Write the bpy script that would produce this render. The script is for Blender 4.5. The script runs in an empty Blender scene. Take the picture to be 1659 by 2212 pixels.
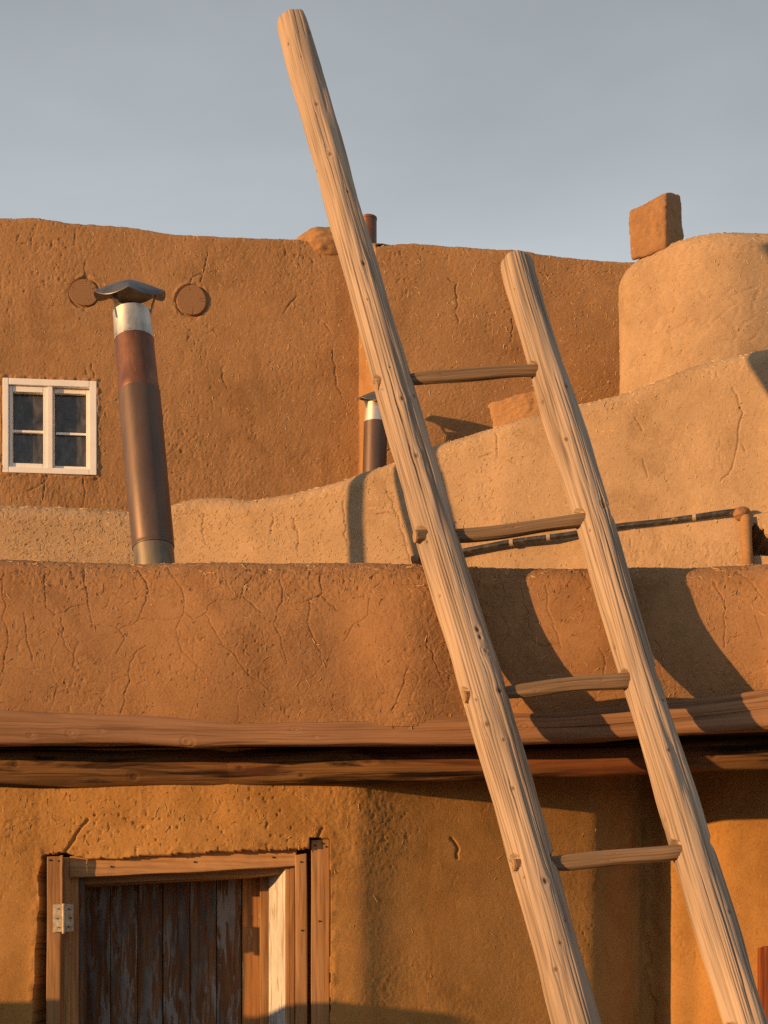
import bpy, bmesh, math, random
import numpy as np
from mathutils import Vector, Matrix, noise as mnoise

R = math.radians
random.seed(7)
scene = bpy.context.scene
COL = scene.collection

# ------------------------------------------------------------------ camera, sky, sun, exposure
W_, H_, F_, HZ = 1659.0, 2212.0, 3200.0, 2050.0      # measuring frame: width, height, focal length, horizon row
CX = W_ / 2
S = 0.8                                              # metres per depth unit
EYE = 1.6
cam_d = bpy.data.cameras.new('camera')
cam = bpy.data.objects.new('camera', cam_d)
COL.objects.link(cam)
cam.location = (0, 0, EYE)
cam.rotation_euler = (R(90), 0, 0)
cam_d.sensor_fit = 'VERTICAL'
cam_d.sensor_height = 24
cam_d.lens = F_ / H_ * 24
cam_d.shift_y = (HZ - H_ / 2) / H_
cam_d.clip_start = 0.05
cam_d.clip_end = 3000
scene.camera = cam

SUN_AZ, SUN_EL = R(61.5), R(6.0)                     # azimuth from the view axis towards the left, elevation
to_sun = Vector((-math.sin(SUN_AZ) * math.cos(SUN_EL), -math.cos(SUN_AZ) * math.cos(SUN_EL), math.sin(SUN_EL)))
sun_d = bpy.data.lights.new('sun', 'SUN')
sun_d.energy = 5.0
sun_d.angle = R(0.6)
sun_d.color = (1.0, 0.525, 0.19)
sun = bpy.data.objects.new('sun', sun_d)
COL.objects.link(sun)
sun.rotation_euler = to_sun.to_track_quat('Z', 'Y').to_euler()

world = bpy.data.worlds.new('World')
scene.world = world
world.use_nodes = True
wn = world.node_tree
wn.nodes.clear()
def N(t, kind, **kw):
    n = t.nodes.new(kind)
    for k, v in kw.items():
        if k == 'inp':
            for kk, vv in v.items():
                n.inputs[kk].default_value = vv
        else:
            setattr(n, k, v)
    return n
def L(t, a, ao, b, bi):
    t.links.new(a.outputs[ao], b.inputs[bi])
sky = N(wn, 'ShaderNodeTexSky', sky_type='NISHITA', sun_disc=False, sun_elevation=SUN_EL,
        sun_rotation=math.atan2(to_sun.x, to_sun.y), altitude=2100, air_density=1.0, dust_density=1.5, ozone_density=2.0)
tcw = N(wn, 'ShaderNodeTexCoord')
mapw = N(wn, 'ShaderNodeMapping')
mapw.inputs['Scale'].default_value = (1.0, 1.0, 3.2)
mapw.inputs['Rotation'].default_value = (0, R(-16), R(20))
nzw = N(wn, 'ShaderNodeTexNoise', inp={'Scale': 1.5, 'Detail': 5.5, 'Roughness': 0.5, 'Distortion': 0.3})
mapw.inputs['Location'].default_value = (4.1, 0.6, 1.7)
rampw = N(wn, 'ShaderNodeValToRGB')
rampw.color_ramp.elements[0].position = 0.34
rampw.color_ramp.elements[0].color = (0.325, 0.350, 0.365, 1)
rampw.color_ramp.elements[1].position = 0.74
rampw.color_ramp.elements[1].color = (0.50, 0.535, 0.553, 1)
skys = N(wn, 'ShaderNodeMix', data_type='RGBA', blend_type='MULTIPLY')
skys.inputs['Factor'].default_value = 1.0
skys.inputs[7].default_value = (0.10, 0.10, 0.10, 1)
mixw = N(wn, 'ShaderNodeMix', data_type='RGBA')
mixw.inputs['Factor'].default_value = 0.85
bgw = N(wn, 'ShaderNodeBackground', inp={'Strength': 0.80})
outw = N(wn, 'ShaderNodeOutputWorld')
L(wn, tcw, 'Generated', mapw, 'Vector'); L(wn, mapw, 0, nzw, 'Vector'); L(wn, nzw, 0, rampw, 0)
wn.links.new(sky.outputs[0], skys.inputs[6])
wn.links.new(skys.outputs[2], mixw.inputs[6])
sepw = N(wn, 'ShaderNodeSeparateXYZ')
L(wn, tcw, 'Generated', sepw, 0)
hazw = N(wn, 'ShaderNodeMapRange', inp={'From Min': 0.25, 'From Max': 0.75, 'To Min': 1.62, 'To Max': 0.62})
L(wn, sepw, 'Z', hazw, 0)
hmul = N(wn, 'ShaderNodeMix', data_type='RGBA', blend_type='MULTIPLY')
hmul.inputs['Factor'].default_value = 1.0
wn.links.new(rampw.outputs[0], hmul.inputs[6]); wn.links.new(hazw.outputs[0], hmul.inputs[7])
wn.links.new(hmul.outputs[2], mixw.inputs[7])
wn.links.new(mixw.outputs[2], bgw.inputs[0])
L(wn, bgw, 0, outw, 0)

vs = scene.view_settings
vs.view_transform = 'Standard'
vs.look = 'None'
vs.exposure = 0.35
vs.gamma = 1.0
vs.use_curve_mapping = False
scene.cycles.max_bounces = 6
scene.cycles.diffuse_bounces = 3
scene.cycles.use_denoising = False

# ------------------------------------------------------------------ helpers
def P3(x, y, d):
    """the point that lies at depth d (in depth units) behind picture point x, y"""
    return np.array([S * d * (x - CX) / F_, S * d, EYE + S * d * (HZ - y) / F_])
def XW(x, d): return S * d * (x - CX) / F_
def ZW(y, d): return EYE + S * d * (HZ - y) / F_
def pic(P):
    return CX + F_ * P[..., 0] / P[..., 1], HZ - F_ * (P[..., 2] - EYE) / P[..., 1]
def tag(o, label=None, cat=None, group=None, kind=None):
    if label: o['label'] = label
    if cat: o['category'] = cat
    if group: o['group'] = group
    if kind: o['kind'] = kind
    return o
def empty(name, loc, label, cat, group=None):
    o = bpy.data.objects.new(name, None)
    COL.objects.link(o)
    o.location = Vector(loc)
    o.empty_display_size = 0.1
    return tag(o, label, cat, group)
def link(o, parent=None):
    COL.objects.link(o)
    if parent is not None:
        o.parent = parent
        off = Vector(parent.location)
        if parent.parent is not None and parent.type == 'EMPTY':
            off = off
        o.matrix_parent_inverse = Matrix.Translation(-off) if parent.type == 'EMPTY' else Matrix.Identity(4)
    return o
def meshobj(name, V, Fq, mat, parent=None, smooth=True, uv=None, attrs=None):
    V = np.asarray(V, dtype=np.float32)
    me = bpy.data.meshes.new(name)
    me.vertices.add(len(V))
    me.vertices.foreach_set('co', V.ravel())
    if isinstance(Fq, np.ndarray):
        nf, k = Fq.shape
        me.loops.add(nf * k)
        me.polygons.add(nf)
        me.loops.foreach_set('vertex_index', Fq.ravel().astype(np.int32))
        me.polygons.foreach_set('loop_start', np.arange(0, nf * k, k, dtype=np.int32))
        me.polygons.foreach_set('loop_total', np.full(nf, k, dtype=np.int32))
    else:
        ln = [len(f) for f in Fq]
        me.loops.add(sum(ln))
        me.polygons.add(len(Fq))
        me.loops.foreach_set('vertex_index', np.array([i for f in Fq for i in f], dtype=np.int32))
        me.polygons.foreach_set('loop_start', np.concatenate([[0], np.cumsum(ln)[:-1]]).astype(np.int32))
        me.polygons.foreach_set('loop_total', np.array(ln, dtype=np.int32))
    me.polygons.foreach_set('use_smooth', np.full(len(me.polygons), smooth))
    if uv is not None:
        l = me.uv_layers.new(name='UVMap')
        vi = np.empty(len(me.loops), dtype=np.int32)
        me.loops.foreach_get('vertex_index', vi)
        l.data.foreach_set('uv', np.asarray(uv, dtype=np.float32)[vi].ravel())
    for k, a in (attrs or {}).items():
        at = me.attributes.new(k, 'FLOAT', 'POINT')
        at.data.foreach_set('value', np.asarray(a, dtype=np.float32).ravel())
    me.update()
    me.validate()
    me.materials.append(mat)
    o = bpy.data.objects.new(name, me)
    return link(o, parent)

_T = {}
def vn(x, y, seed=0):
    """smooth 2-D value noise in -1..1"""
    if seed not in _T:
        _T[seed] = np.random.RandomState(seed + 11).uniform(-1, 1, (256, 256)).astype(np.float32)
    T = _T[seed]
    xf, yf = np.floor(x), np.floor(y)
    xi, yi = xf.astype(np.int64) & 255, yf.astype(np.int64) & 255
    fx, fy = (x - xf), (y - yf)
    fx = fx * fx * fx * (fx * (fx * 6 - 15) + 10); fy = fy * fy * fy * (fy * (fy * 6 - 15) + 10)
    x1, y1 = (xi + 1) & 255, (yi + 1) & 255
    return (T[xi, yi] * (1 - fx) + T[x1, yi] * fx) * (1 - fy) + (T[xi, y1] * (1 - fx) + T[x1, y1] * fx) * fy
def fbm(x, y, o=3, seed=0, g=0.5):
    a, s = 1.0, 0.0
    for i in range(o):
        s = s + a * vn(x, y, seed + i)
        x, y, a = x * 2.03 + 7.7, y * 2.03 + 3.1, a * g
    return s
def sstep(a, b, x):
    t = np.clip((x - a) / (b - a), 0, 1)
    return t * t * (3 - 2 * t)
def voro_edge(x, y, seed=3):
    T = np.random.RandomState(seed).uniform(0, 1, (64, 64, 2))
    xi, yi = np.floor(x).astype(int), np.floor(y).astype(int)
    f1 = np.full(x.shape, 9.0); f2 = np.full(x.shape, 9.0)
    for dx in (-1, 0, 1):
        for dy in (-1, 0, 1):
            c = T[(xi + dx) & 63, (yi + dy) & 63]
            d = np.hypot(xi + dx + c[..., 0] - x, yi + dy + c[..., 1] - y)
            f2 = np.minimum(f2, np.maximum(f1, d)); f1 = np.minimum(f1, d)
    return f2 - f1
def seg_dist(px, py, lines, reach):
    """distance from every picture point to the nearest polyline"""
    D = np.full(px.shape, 1e3)
    for ln in lines:
        for (ax, ay), (bx, by) in zip(ln[:-1], ln[1:]):
            m = (px > min(ax, bx) - reach) & (px < max(ax, bx) + reach) & (py > min(ay, by) - reach) & (py < max(ay, by) + reach)
            if not m.any(): continue
            qx, qy = px[m], py[m]
            vx, vy = bx - ax, by - ay
            t = np.clip(((qx - ax) * vx + (qy - ay) * vy) / (vx * vx + vy * vy + 1e-9), 0, 1)
            D[m] = np.minimum(D[m], np.hypot(qx - ax - t * vx, qy - ay - t * vy))
    return D
def grid_faces(nu, nv, flip=False, wrap=False):
    i = np.arange(nu if wrap else nu - 1)
    j = np.arange(nv - 1)
    I, J = np.meshgrid(i, j, indexing='ij')
    I2 = (I + 1) % nu
    a, b, c, d = I * nv + J, I2 * nv + J, I2 * nv + J + 1, I * nv + J + 1
    q = np.stack([a, b, c, d], -1).reshape(-1, 4)
    return q[:, ::-1].copy() if flip else q
def normals(Pt, wrap=False):
    if wrap:
        E = np.concatenate([Pt[-1:], Pt, Pt[:1]], 0)
        du = np.gradient(E, axis=0)[1:-1]
    else:
        du = np.gradient(Pt, axis=0)
    dv = np.gradient(Pt, axis=1)
    n = np.cross(du, dv)
    return n / (np.linalg.norm(n, axis=-1, keepdims=True) + 1e-12)
def strawmarks(s, t, n, seed, lo=0.008, hi=0.03, amp=0.0016, vert=0.0):
    """little dents and welts that chopped straw leaves in the mud, drawn into the height grid"""
    rs = np.random.RandomState(seed)
    nu, nv = s.shape
    H = np.zeros((nu, nv))
    ds = np.median(np.diff(s[:, 0])); dt = np.median(np.diff(t[0]))
    ci, cj = rs.uniform(0, nu, n), rs.uniform(0, nv, n)
    ang = rs.uniform(0, np.pi, n)
    ang = ang * (1 - vert) + vert * (np.pi / 2 + rs.normal(0, .4, n))
    ln = rs.uniform(lo, hi, n)
    a = rs.choice([-1.3, 1.0], n) * rs.uniform(.4, 1, n) * amp
    for k in range(9):
        f = k / 8 - .5
        i = np.round(ci + np.cos(ang) * ln * f / ds).astype(int); j = np.round(cj + np.sin(ang) * ln * f / dt).astype(int)
        ok = (i >= 0) & (i < nu) & (j >= 0) & (j < nv)
        H[i[ok], j[ok]] = a[ok]
    return H
def mud(s, t, seed, big=0.012, mid=0.004, fine=0.0016, rough=None, straw=0, samp=0.0016, vert=0.0):
    if rough is None: rough = 1.0
    h = big * fbm(s * 1.7, t * 1.4, 2, seed) + mid * fbm(s * 6, t * 5, 2, seed + 10)
    m = sstep(-.25, .5, fbm(s * 3.1 + 5, t * 3.1, 2, seed + 20)) * .75 + .25
    f = .55 * fbm(s * 34, t * 28, 2, seed + 30, .6) + .75 * fbm(s * 95, t * 75, 2, seed + 34, .7)
    f = f - .6 * np.abs(vn(s * 60 + vn(s * 20, t * 20, seed + 36), t * 48, seed + 37))
    h = h + fine * rough * m * f
    pit = sstep(.6, .9, vn(s * 85, t * 70, seed + 40)) * sstep(-.1, .5, vn(s * 5, t * 5, seed + 44))
    h = h - .0035 * pit * rough
    if straw: h = h + strawmarks(s, t, straw, seed + 50, amp=samp, vert=vert) * rough
    return h
def scatter_straw(name, Pt, Nn, n, mat, parent, seed, lo=.008, hi=.03, w=.0011, weight=None, lift=.0012):
    rs = np.random.RandomState(seed)
    nu, nv = Pt.shape[:2]
    if weight is None:
        i, j = rs.randint(1, nu - 1, n), rs.randint(1, nv - 1, n)
    else:
        p = weight.ravel().astype(float); p /= p.sum()
        k = rs.choice(nu * nv, n, p=p)
        i, j = k // nv, k % nv
    c, nn = Pt[i, j], Nn[i, j]
    tu = np.cross(nn, np.array([0.03, 0.01, 1.0])); tu /= np.linalg.norm(tu, axis=1, keepdims=True) + 1e-9
    tv = np.cross(nn, tu)
    a = rs.uniform(0, np.pi, n)[:, None]
    d = tu * np.cos(a) + tv * np.sin(a) + nn * rs.normal(0, .12, n)[:, None]
    e = np.cross(nn, d)
    ln = rs.uniform(lo, hi, n)[:, None] / 2
    ww = (rs.uniform(.5, 1.3, n) * w)[:, None]
    up = nn * lift
    V = np.stack([c - d * ln - e * ww - up * .6, c - d * ln + e * ww - up * .6, c + d * ln + e * ww - up * .6, c + d * ln - e * ww - up * .6,
                  c - d * ln * .9 + up, c + d * ln * .9 + up], 1).reshape(-1, 3)
    b = (np.arange(n) * 6)[:, None]
    Fq = np.concatenate([b + np.array([[0, 4, 5, 3]]), b + np.array([[1, 2, 5, 4]])])
    Ft = np.concatenate([b + np.array([[0, 1, 4, 4]]), b + np.array([[2, 3, 5, 5]])])
    faces = [list(f) for f in Fq] + [list(f[:3]) for f in Ft]
    o = meshobj(name, V, faces, mat, parent, smooth=False)
    o['kind'] = 'stuff'
    return o
def xsamp(lo, hi, step, a=-20, b=1680):
    return np.concatenate([np.linspace(lo, a, 24)[:-1], np.arange(a, b, step), np.linspace(b, hi, 24)])
def interp(pts, x):
    a = np.array(pts, float)
    return np.interp(x, a[:, 0], a[:, 1])
def smooth1(a, k):
    if k < 2: return a
    w = np.hanning(k + 2)[1:-1]; w /= w.sum()
    return np.convolve(np.pad(a, (k, k), mode='reflect', reflect_type='odd'), w, 'same')[k:-k]

# ------------------------------------------------------------------ materials
ALB = .82
def newmat(name):
    m = bpy.data.materials.new(name)
    m.use_nodes = True
    t = m.node_tree
    b = t.nodes['Principled BSDF']
    return m, t, b
def ramp(t, stops):
    r = N(t, 'ShaderNodeValToRGB')
    e = r.color_ramp.elements
    while len(e) > 1: e.remove(e[-1])
    e[0].position = stops[0][0]; e[0].color = (*stops[0][1], 1)
    for p, c in stops[1:]:
        q = e.new(p); q.color = (*c, 1)
    return r
def mixc(t, f, a, b, mode='MIX'):
    n = N(t, 'ShaderNodeMix', data_type='RGBA', blend_type=mode)
    if isinstance(f, (int, float)): n.inputs[0].default_value = f
    else: t.links.new(f, n.inputs[0])
    for idx, v in ((6, a), (7, b)):
        if isinstance(v, tuple): n.inputs[idx].default_value = (*v, 1)
        else: t.links.new(v, n.inputs[idx])
    return n.outputs[2]
def noise_tex(t, vec, scale, detail=4, rough=.55, dist=0.0):
    n = N(t, 'ShaderNodeTexNoise', inp={'Scale': scale, 'Detail': detail, 'Roughness': rough, 'Distortion': dist})
    t.links.new(vec, n.inputs['Vector'])
    return n.outputs[0]
def mapped(t, vec, sc):
    m = N(t, 'ShaderNodeMapping')
    m.inputs['Scale'].default_value = sc
    t.links.new(vec, m.inputs['Vector'])
    return m.outputs[0]
def mud_mat(name, c0, c1, c2, fleck=(.62, .47, .28), bump=.35):
    m, t, b = newmat(name)
    tc = N(t, 'ShaderNodeTexCoord').outputs['Object']
    big = noise_tex(t, tc, 1.6, 4, .55)
    mid = noise_tex(t, tc, 14, 5, .65)
    fin = noise_tex(t, tc, 130, 4, .7)
    c0, c1, c2 = [tuple(ALB * q for q in c) for c in (c0, c1, c2)]
    r1 = ramp(t, [(.3, c0), (.5, c1), (.72, c2)])
    mx = N(t, 'ShaderNodeMath', operation='MULTIPLY_ADD')
    t.links.new(mid, mx.inputs[0]); mx.inputs[1].default_value = .45
    ad = N(t, 'ShaderNodeMath', operation='MULTIPLY'); t.links.new(big, ad.inputs[0]); ad.inputs[1].default_value = .55
    t.links.new(ad.outputs[0], mx.inputs[2])
    t.links.new(mx.outputs[0], r1.inputs[0])
    spk = ramp(t, [(.28, (.66, .63, .60)), (.44, (.97, .97, .96)), (.60, (1.02, 1.02, 1.02)), (.76, (1.26, 1.24, 1.18))])
    t.links.new(fin, spk.inputs[0])
    col = mixc(t, 1.0, r1.outputs[0], spk.outputs[0], 'MULTIPLY')
    pat = noise_tex(t, mapped(t, tc, (3.2, 3.2, 2.2)), 1.0, 6, .62, .8)
    par_ = ramp(t, [(.36, (.84, .82, .80)), (.47, (1, 1, 1)), (.56, (1, 1, 1)), (.68, (1.13, 1.12, 1.10))])
    t.links.new(pat, par_.inputs[0])
    col = mixc(t, 1.0, col, par_.outputs[0], 'MULTIPLY')
    fl = noise_tex(t, mapped(t, tc, (260, 200, 70)), 1.0, 1, .5)
    fr = ramp(t, [(.735, (0, 0, 0)), (.765, (1, 1, 1))])
    t.links.new(fl, fr.inputs[0])
    fm = N(t, 'ShaderNodeMath', operation='MULTIPLY'); t.links.new(fr.outputs[0], fm.inputs[0]); fm.inputs[1].default_value = .55
    col = mixc(t, fm.outputs[0], col, fleck)
    t.links.new(col, b.inputs['Base Color'])
    b.inputs['Roughness'].default_value = .95
    b.inputs['Specular IOR Level'].default_value = .12
    bn = noise_tex(t, tc, 220, 5, .75)
    bp = N(t, 'ShaderNodeBump', inp={'Strength': bump * 1.2, 'Distance': .005})
    t.links.new(bn, bp.inputs['Height'])
    t.links.new(bp.outputs[0], b.inputs['Normal'])
    return m
def wood_uv_mat(name, light, mid, dark, knotc=(.13, .075, .04), bump=.4, stain=None):
    """weathered pole: UV = metres round the pole (bent round the knots), metres along it"""
    m, t, b = newmat(name)
    uv = N(t, 'ShaderNodeTexCoord').outputs['UV']
    g = noise_tex(t, mapped(t, uv, (250, 2.2, 1)), 1.0, 4, .62, .05)
    g2 = noise_tex(t, mapped(t, uv, (60, 1.2, 1)), 1.0, 3, .55, .2)
    light, mid, dark = [tuple(ALB * q for q in c) for c in (light, mid, dark)]
    r = ramp(t, [(.30, dark), (.46, mid), (.66, light)])
    mm = N(t, 'ShaderNodeMath', operation='MULTIPLY_ADD'); t.links.new(g, mm.inputs[0]); mm.inputs[1].default_value = .6
    ml = N(t, 'ShaderNodeMath', operation='MULTIPLY'); t.links.new(g2, ml.inputs[0]); ml.inputs[1].default_value = .36
    t.links.new(ml.outputs[0], mm.inputs[2]); t.links.new(mm.outputs[0], r.inputs[0])
    fis = noise_tex(t, mapped(t, uv, (125, 1.1, 1)), 1.0, 3, .5, .05)
    fr_ = ramp(t, [(.36, (1, 1, 1)), (.425, (0, 0, 0))]); t.links.new(fis, fr_.inputs[0])
    big = noise_tex(t, mapped(t, uv, (5, 1.4, 1)), 1.0, 3, .5)
    br = ramp(t, [(.35, (.80, .78, .76)), (.6, (1.08, 1.06, 1.03))])
    t.links.new(big, br.inputs[0])
    col = mixc(t, 1.0, r.outputs[0], br.outputs[0], 'MULTIPLY')
    fq_ = N(t, 'ShaderNodeMath', operation='MULTIPLY'); t.links.new(fr_.outputs[0], fq_.inputs[0]); fq_.inputs[1].default_value = .55
    col = mixc(t, fq_.outputs[0], col, tuple(q * .5 for q in dark))
    if stain:
        sn = noise_tex(t, mapped(t, uv, (16, 1.6, 1)), 1.0, 5, .6, .6)
        sr = ramp(t, [(stain[1], (0, 0, 0)), (stain[1] + .07, (1, 1, 1))])
        t.links.new(sn, sr.inputs[0])
        col = mixc(t, sr.outputs[0], col, stain[0])
        if len(stain) > 2:
            rn = noise_tex(t, mapped(t, uv, (2, .7, 1)), 1.0, 2, .5)
            rr = ramp(t, [(.5, (0, 0, 0)), (.58, (1, 1, 1))])
            t.links.new(rn, rr.inputs[0])
            col = mixc(t, rr.outputs[0], col, stain[2])
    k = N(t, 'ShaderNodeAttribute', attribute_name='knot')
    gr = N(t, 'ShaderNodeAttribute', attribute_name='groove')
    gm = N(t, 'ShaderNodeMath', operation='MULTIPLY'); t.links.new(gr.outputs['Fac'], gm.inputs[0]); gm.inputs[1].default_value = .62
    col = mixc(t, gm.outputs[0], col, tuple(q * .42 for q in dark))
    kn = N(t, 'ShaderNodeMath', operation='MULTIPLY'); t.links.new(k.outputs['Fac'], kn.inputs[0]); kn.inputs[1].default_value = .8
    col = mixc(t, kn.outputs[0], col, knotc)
    t.links.new(col, b.inputs['Base Color'])
    b.inputs['Roughness'].default_value = .82
    b.inputs['Specular IOR Level'].default_value = .2
    bp = N(t, 'ShaderNodeBump', inp={'Strength': bump, 'Distance': .003})
    t.links.new(g, bp.inputs['Height'])
    t.links.new(bp.outputs[0], b.inputs['Normal'])
    return m
def board_mat(name, light, mid, dark, axis='z', paint=None, bump=.3, cover=.5):
    """sawn board with grain along one axis; paint = colours of flaking paint on top"""
    m, t, b = newmat(name)
    tc = N(t, 'ShaderNodeTexCoord').outputs['Object']
    oi = N(t, 'ShaderNodeObjectInfo').outputs['Random']
    va = N(t, 'ShaderNodeVectorMath', operation='ADD'); t.links.new(tc, va.inputs[0])
    cb = N(t, 'ShaderNodeCombineXYZ')
    om = N(t, 'ShaderNodeMath', operation='MULTIPLY'); t.links.new(oi, om.inputs[0]); om.inputs[1].default_value = 9.0
    for q in range(3): t.links.new(om.outputs[0], cb.inputs[q])
    t.links.new(cb.outputs[0], va.inputs[1])
    v = va.outputs[0]
    sc = {'z': (110, 110, 5), 'x': (5, 110, 110)}[axis]
    g = noise_tex(t, mapped(t, v, sc), 1.0, 5, .6, .3)
    light, mid, dark = [tuple(ALB * q for q in c) for c in (light, mid, dark)]
    r = ramp(t, [(.3, dark), (.48, mid), (.68, light)])
    t.links.new(g, r.inputs[0])
    col = r.outputs[0]
    sc2 = tuple(q * .12 for q in sc)
    bl = noise_tex(t, mapped(t, v, sc2), 1.0, 4, .6)
    br = ramp(t, [(.35, (.62, .58, .55)), (.6, (1.1, 1.08, 1.05))]); t.links.new(bl, br.inputs[0])
    col = mixc(t, 1.0, col, br.outputs[0], 'MULTIPLY')
    hgt = g
    if paint:
        p1 = noise_tex(t, mapped(t, v, {'z': (46, 46, 6), 'x': (6, 46, 46)}[axis]), 1.0, 6, .68, .5)
        pr = ramp(t, [(cover - .03, (1, 1, 1)), (cover + .03, (0, 0, 0))]); t.links.new(p1, pr.inputs[0])
        pv = noise_tex(t, mapped(t, v, (9, 9, 3)), 1.0, 4, .6)
        pc = ramp(t, [(.4, paint[0]), (.62, paint[1])]); t.links.new(pv, pc.inputs[0])
        col = mixc(t, pr.outputs[0], col, pc.outputs[0])
        ha = N(t, 'ShaderNodeMath', operation='MULTIPLY_ADD'); t.links.new(pr.outputs[0], ha.inputs[0]); ha.inputs[1].default_value = .8
        t.links.new(g, ha.inputs[2]); hgt = ha.outputs[0]
    t.links.new(col, b.inputs['Base Color'])
    b.inputs['Roughness'].default_value = .8
    b.inputs['Specular IOR Level'].default_value = .2
    bp = N(t, 'ShaderNodeBump', inp={'Strength': bump, 'Distance': .002})
    t.links.new(hgt, bp.inputs['Height']); t.links.new(bp.outputs[0], b.inputs['Normal'])
    return m
def metal_mat(name, stops, metallic, rough, sc=(18, 18, 6), bump=.08, spots=None):
    m, t, b = newmat(name)
    tc = N(t, 'ShaderNodeTexCoord').outputs['Object']
    n = noise_tex(t, mapped(t, tc, sc), 1.0, 6, .6, .3)
    r = ramp(t, stops); t.links.new(n, r.inputs[0])
    col = r.outputs[0]
    if spots:
        n2 = noise_tex(t, tc, spots[1], 5, .65)
        r2 = ramp(t, [(spots[2], (0, 0, 0)), (spots[2] + .12, (1, 1, 1))]); t.links.new(n2, r2.inputs[0])
        col = mixc(t, r2.outputs[0], col, spots[0])
    t.links.new(col, b.inputs['Base Color'])
    b.inputs['Metallic'].default_value = metallic
    rr = N(t, 'ShaderNodeMapRange', inp={'To Min': rough - .1, 'To Max': rough + .14}); t.links.new(n, rr.inputs[0])
    t.links.new(rr.outputs[0], b.inputs['Roughness'])
    bn = noise_tex(t, tc, 60, 4, .6)
    bp = N(t, 'ShaderNodeBump', inp={'Strength': bump, 'Distance': .004}); t.links.new(bn, bp.inputs['Height']); t.links.new(bp.outputs[0], b.inputs['Normal'])
    return m
def plain(name, col, rough=.6, metallic=0.0, spec=.3, var=.12, scale=30, bump=0.0):
    m, t, b = newmat(name)
    tc = N(t, 'ShaderNodeTexCoord').outputs['Object']
    n = noise_tex(t, tc, scale, 5, .6)
    lo = tuple(c * (1 - var) for c in col); hi = tuple(min(1, c * (1 + var)) for c in col)
    r = ramp(t, [(.35, lo), (.65, hi)]); t.links.new(n, r.inputs[0])
    t.links.new(r.outputs[0], b.inputs['Base Color'])
    b.inputs['Roughness'].default_value = rough
    b.inputs['Metallic'].default_value = metallic
    b.inputs['Specular IOR Level'].default_value = spec
    if bump:
        bp = N(t, 'ShaderNodeBump', inp={'Strength': bump, 'Distance': .003}); t.links.new(n, bp.inputs['Height']); t.links.new(bp.outputs[0], b.inputs['Normal'])
    return m

M = {}
M['mud_front'] = mud_mat('mud_front', (.29, .158, .076), (.36, .20, .097), (.42, .24, .12), fleck=(.5, .34, .19))
M['mud_lower'] = mud_mat('mud_lower', (.38, .20, .062), (.47, .252, .082), (.53, .295, .108), fleck=(.55, .36, .17))
M['mud_back'] = mud_mat('mud_back', (.36, .20, .092), (.43, .245, .115), (.48, .28, .14), fleck=(.56, .38, .2), bump=.45)
M['mud_tan'] = mud_mat('mud_tan', (.43, .297, .182), (.49, .343, .21), (.55, .392, .247), fleck=(.70, .54, .32))
M['brick'] = mud_mat('adobe_brick', (.34, .19, .095), (.42, .24, .12), (.48, .285, .15), fleck=(.62, .46, .3), bump=.6)
M['straw'] = plain('straw', (.62, .46, .25), .7, var=.3, scale=9)
M['straw_dark'] = plain('straw_brown', (.46, .29, .15), .7, var=.3, scale=9)
M['ladder'] = wood_uv_mat('ladder_wood', (.59, .48, .38), (.48, .38, .29), (.27, .195, .14))
M['rung'] = wood_uv_mat('rung_wood', (.34, .25, .175), (.24, .17, .115), (.12, .082, .055))
M['tenon'] = wood_uv_mat('tenon_wood', (.52, .34, .18), (.44, .28, .14), (.32, .19, .09))
M['fascia'] = wood_uv_mat('fascia_wood', (.36, .21, .125), (.305, .172, .098), (.22, .118, .066), knotc=(.24, .135, .075))
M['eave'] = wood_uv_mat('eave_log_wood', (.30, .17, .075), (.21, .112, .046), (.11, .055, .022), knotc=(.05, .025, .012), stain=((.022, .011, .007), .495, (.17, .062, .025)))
M['eave_shade_wood'] = board_mat('soffit_wood', (.03, .02, .014), (.02, .013, .009), (.012, .008, .006), 'x')  # near-black tone puts the deep shade under the eave into the colour
M['frame_wood'] = board_mat('door_frame_wood', (.50, .30, .15), (.41, .23, .10), (.26, .13, .055), 'z')
M['header_wood'] = board_mat('header_wood', (.50, .30, .15), (.42, .24, .11), (.29, .15, .065), 'x')
M['red_wood'] = board_mat('red_wood', (.36, .12, .05), (.28, .085, .035), (.17, .05, .02), 'z')
M['plank'] = board_mat('plank_peeling', (.24, .125, .06), (.17, .082, .038), (.09, .042, .02), 'z', paint=((.075, .070, .066), (.215, .205, .195)), cover=.485)
M['plank_bare'] = board_mat('plank_bare', (.46, .24, .09), (.37, .18, .065), (.22, .10, .035), 'z', paint=((.36, .38, .2), (.42, .42, .3)), cover=.36)
M['white_board'] = board_mat('white_painted_board', (.50, .42, .32), (.4, .33, .25), (.3, .24, .18), 'z', paint=((.42, .43, .42), (.58, .58, .56)), cover=.56)
M['white'] = plain('white_vinyl', (.80, .78, .74), .45, spec=.4, var=.04, scale=12)
M['hinge'] = plain('dull_hinge', (.40, .345, .26), .6, metallic=.1, var=.3, scale=60)
M['hole'] = plain('dark_hole', (.02, .015, .01), .9)
M['galv'] = metal_mat('galvanised', [(.3, (.34, .32, .28)), (.55, (.60, .57, .51)), (.75, (.72, .69, .62))], .75, .42, spots=((.10, .085, .07), 9, .60))
M['rust'] = metal_mat('rusted_pipe', [(.3, (.10, .045, .03)), (.5, (.17, .075, .045)), (.72, (.26, .13, .075))], .35, .5, spots=((.30, .18, .10), 40, .62))
M['pipe'] = metal_mat('brown_pipe', [(.3, (.085, .055, .042)), (.5, (.115, .075, .056)), (.72, (.15, .10, .072))], .35, .46, sc=(14, 14, 3))
M['pipe_base'] = metal_mat('pipe_base', [(.3, (.10, .085, .065)), (.5, (.17, .145, .11)), (.72, (.24, .19, .13))], .4, .5)
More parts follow.
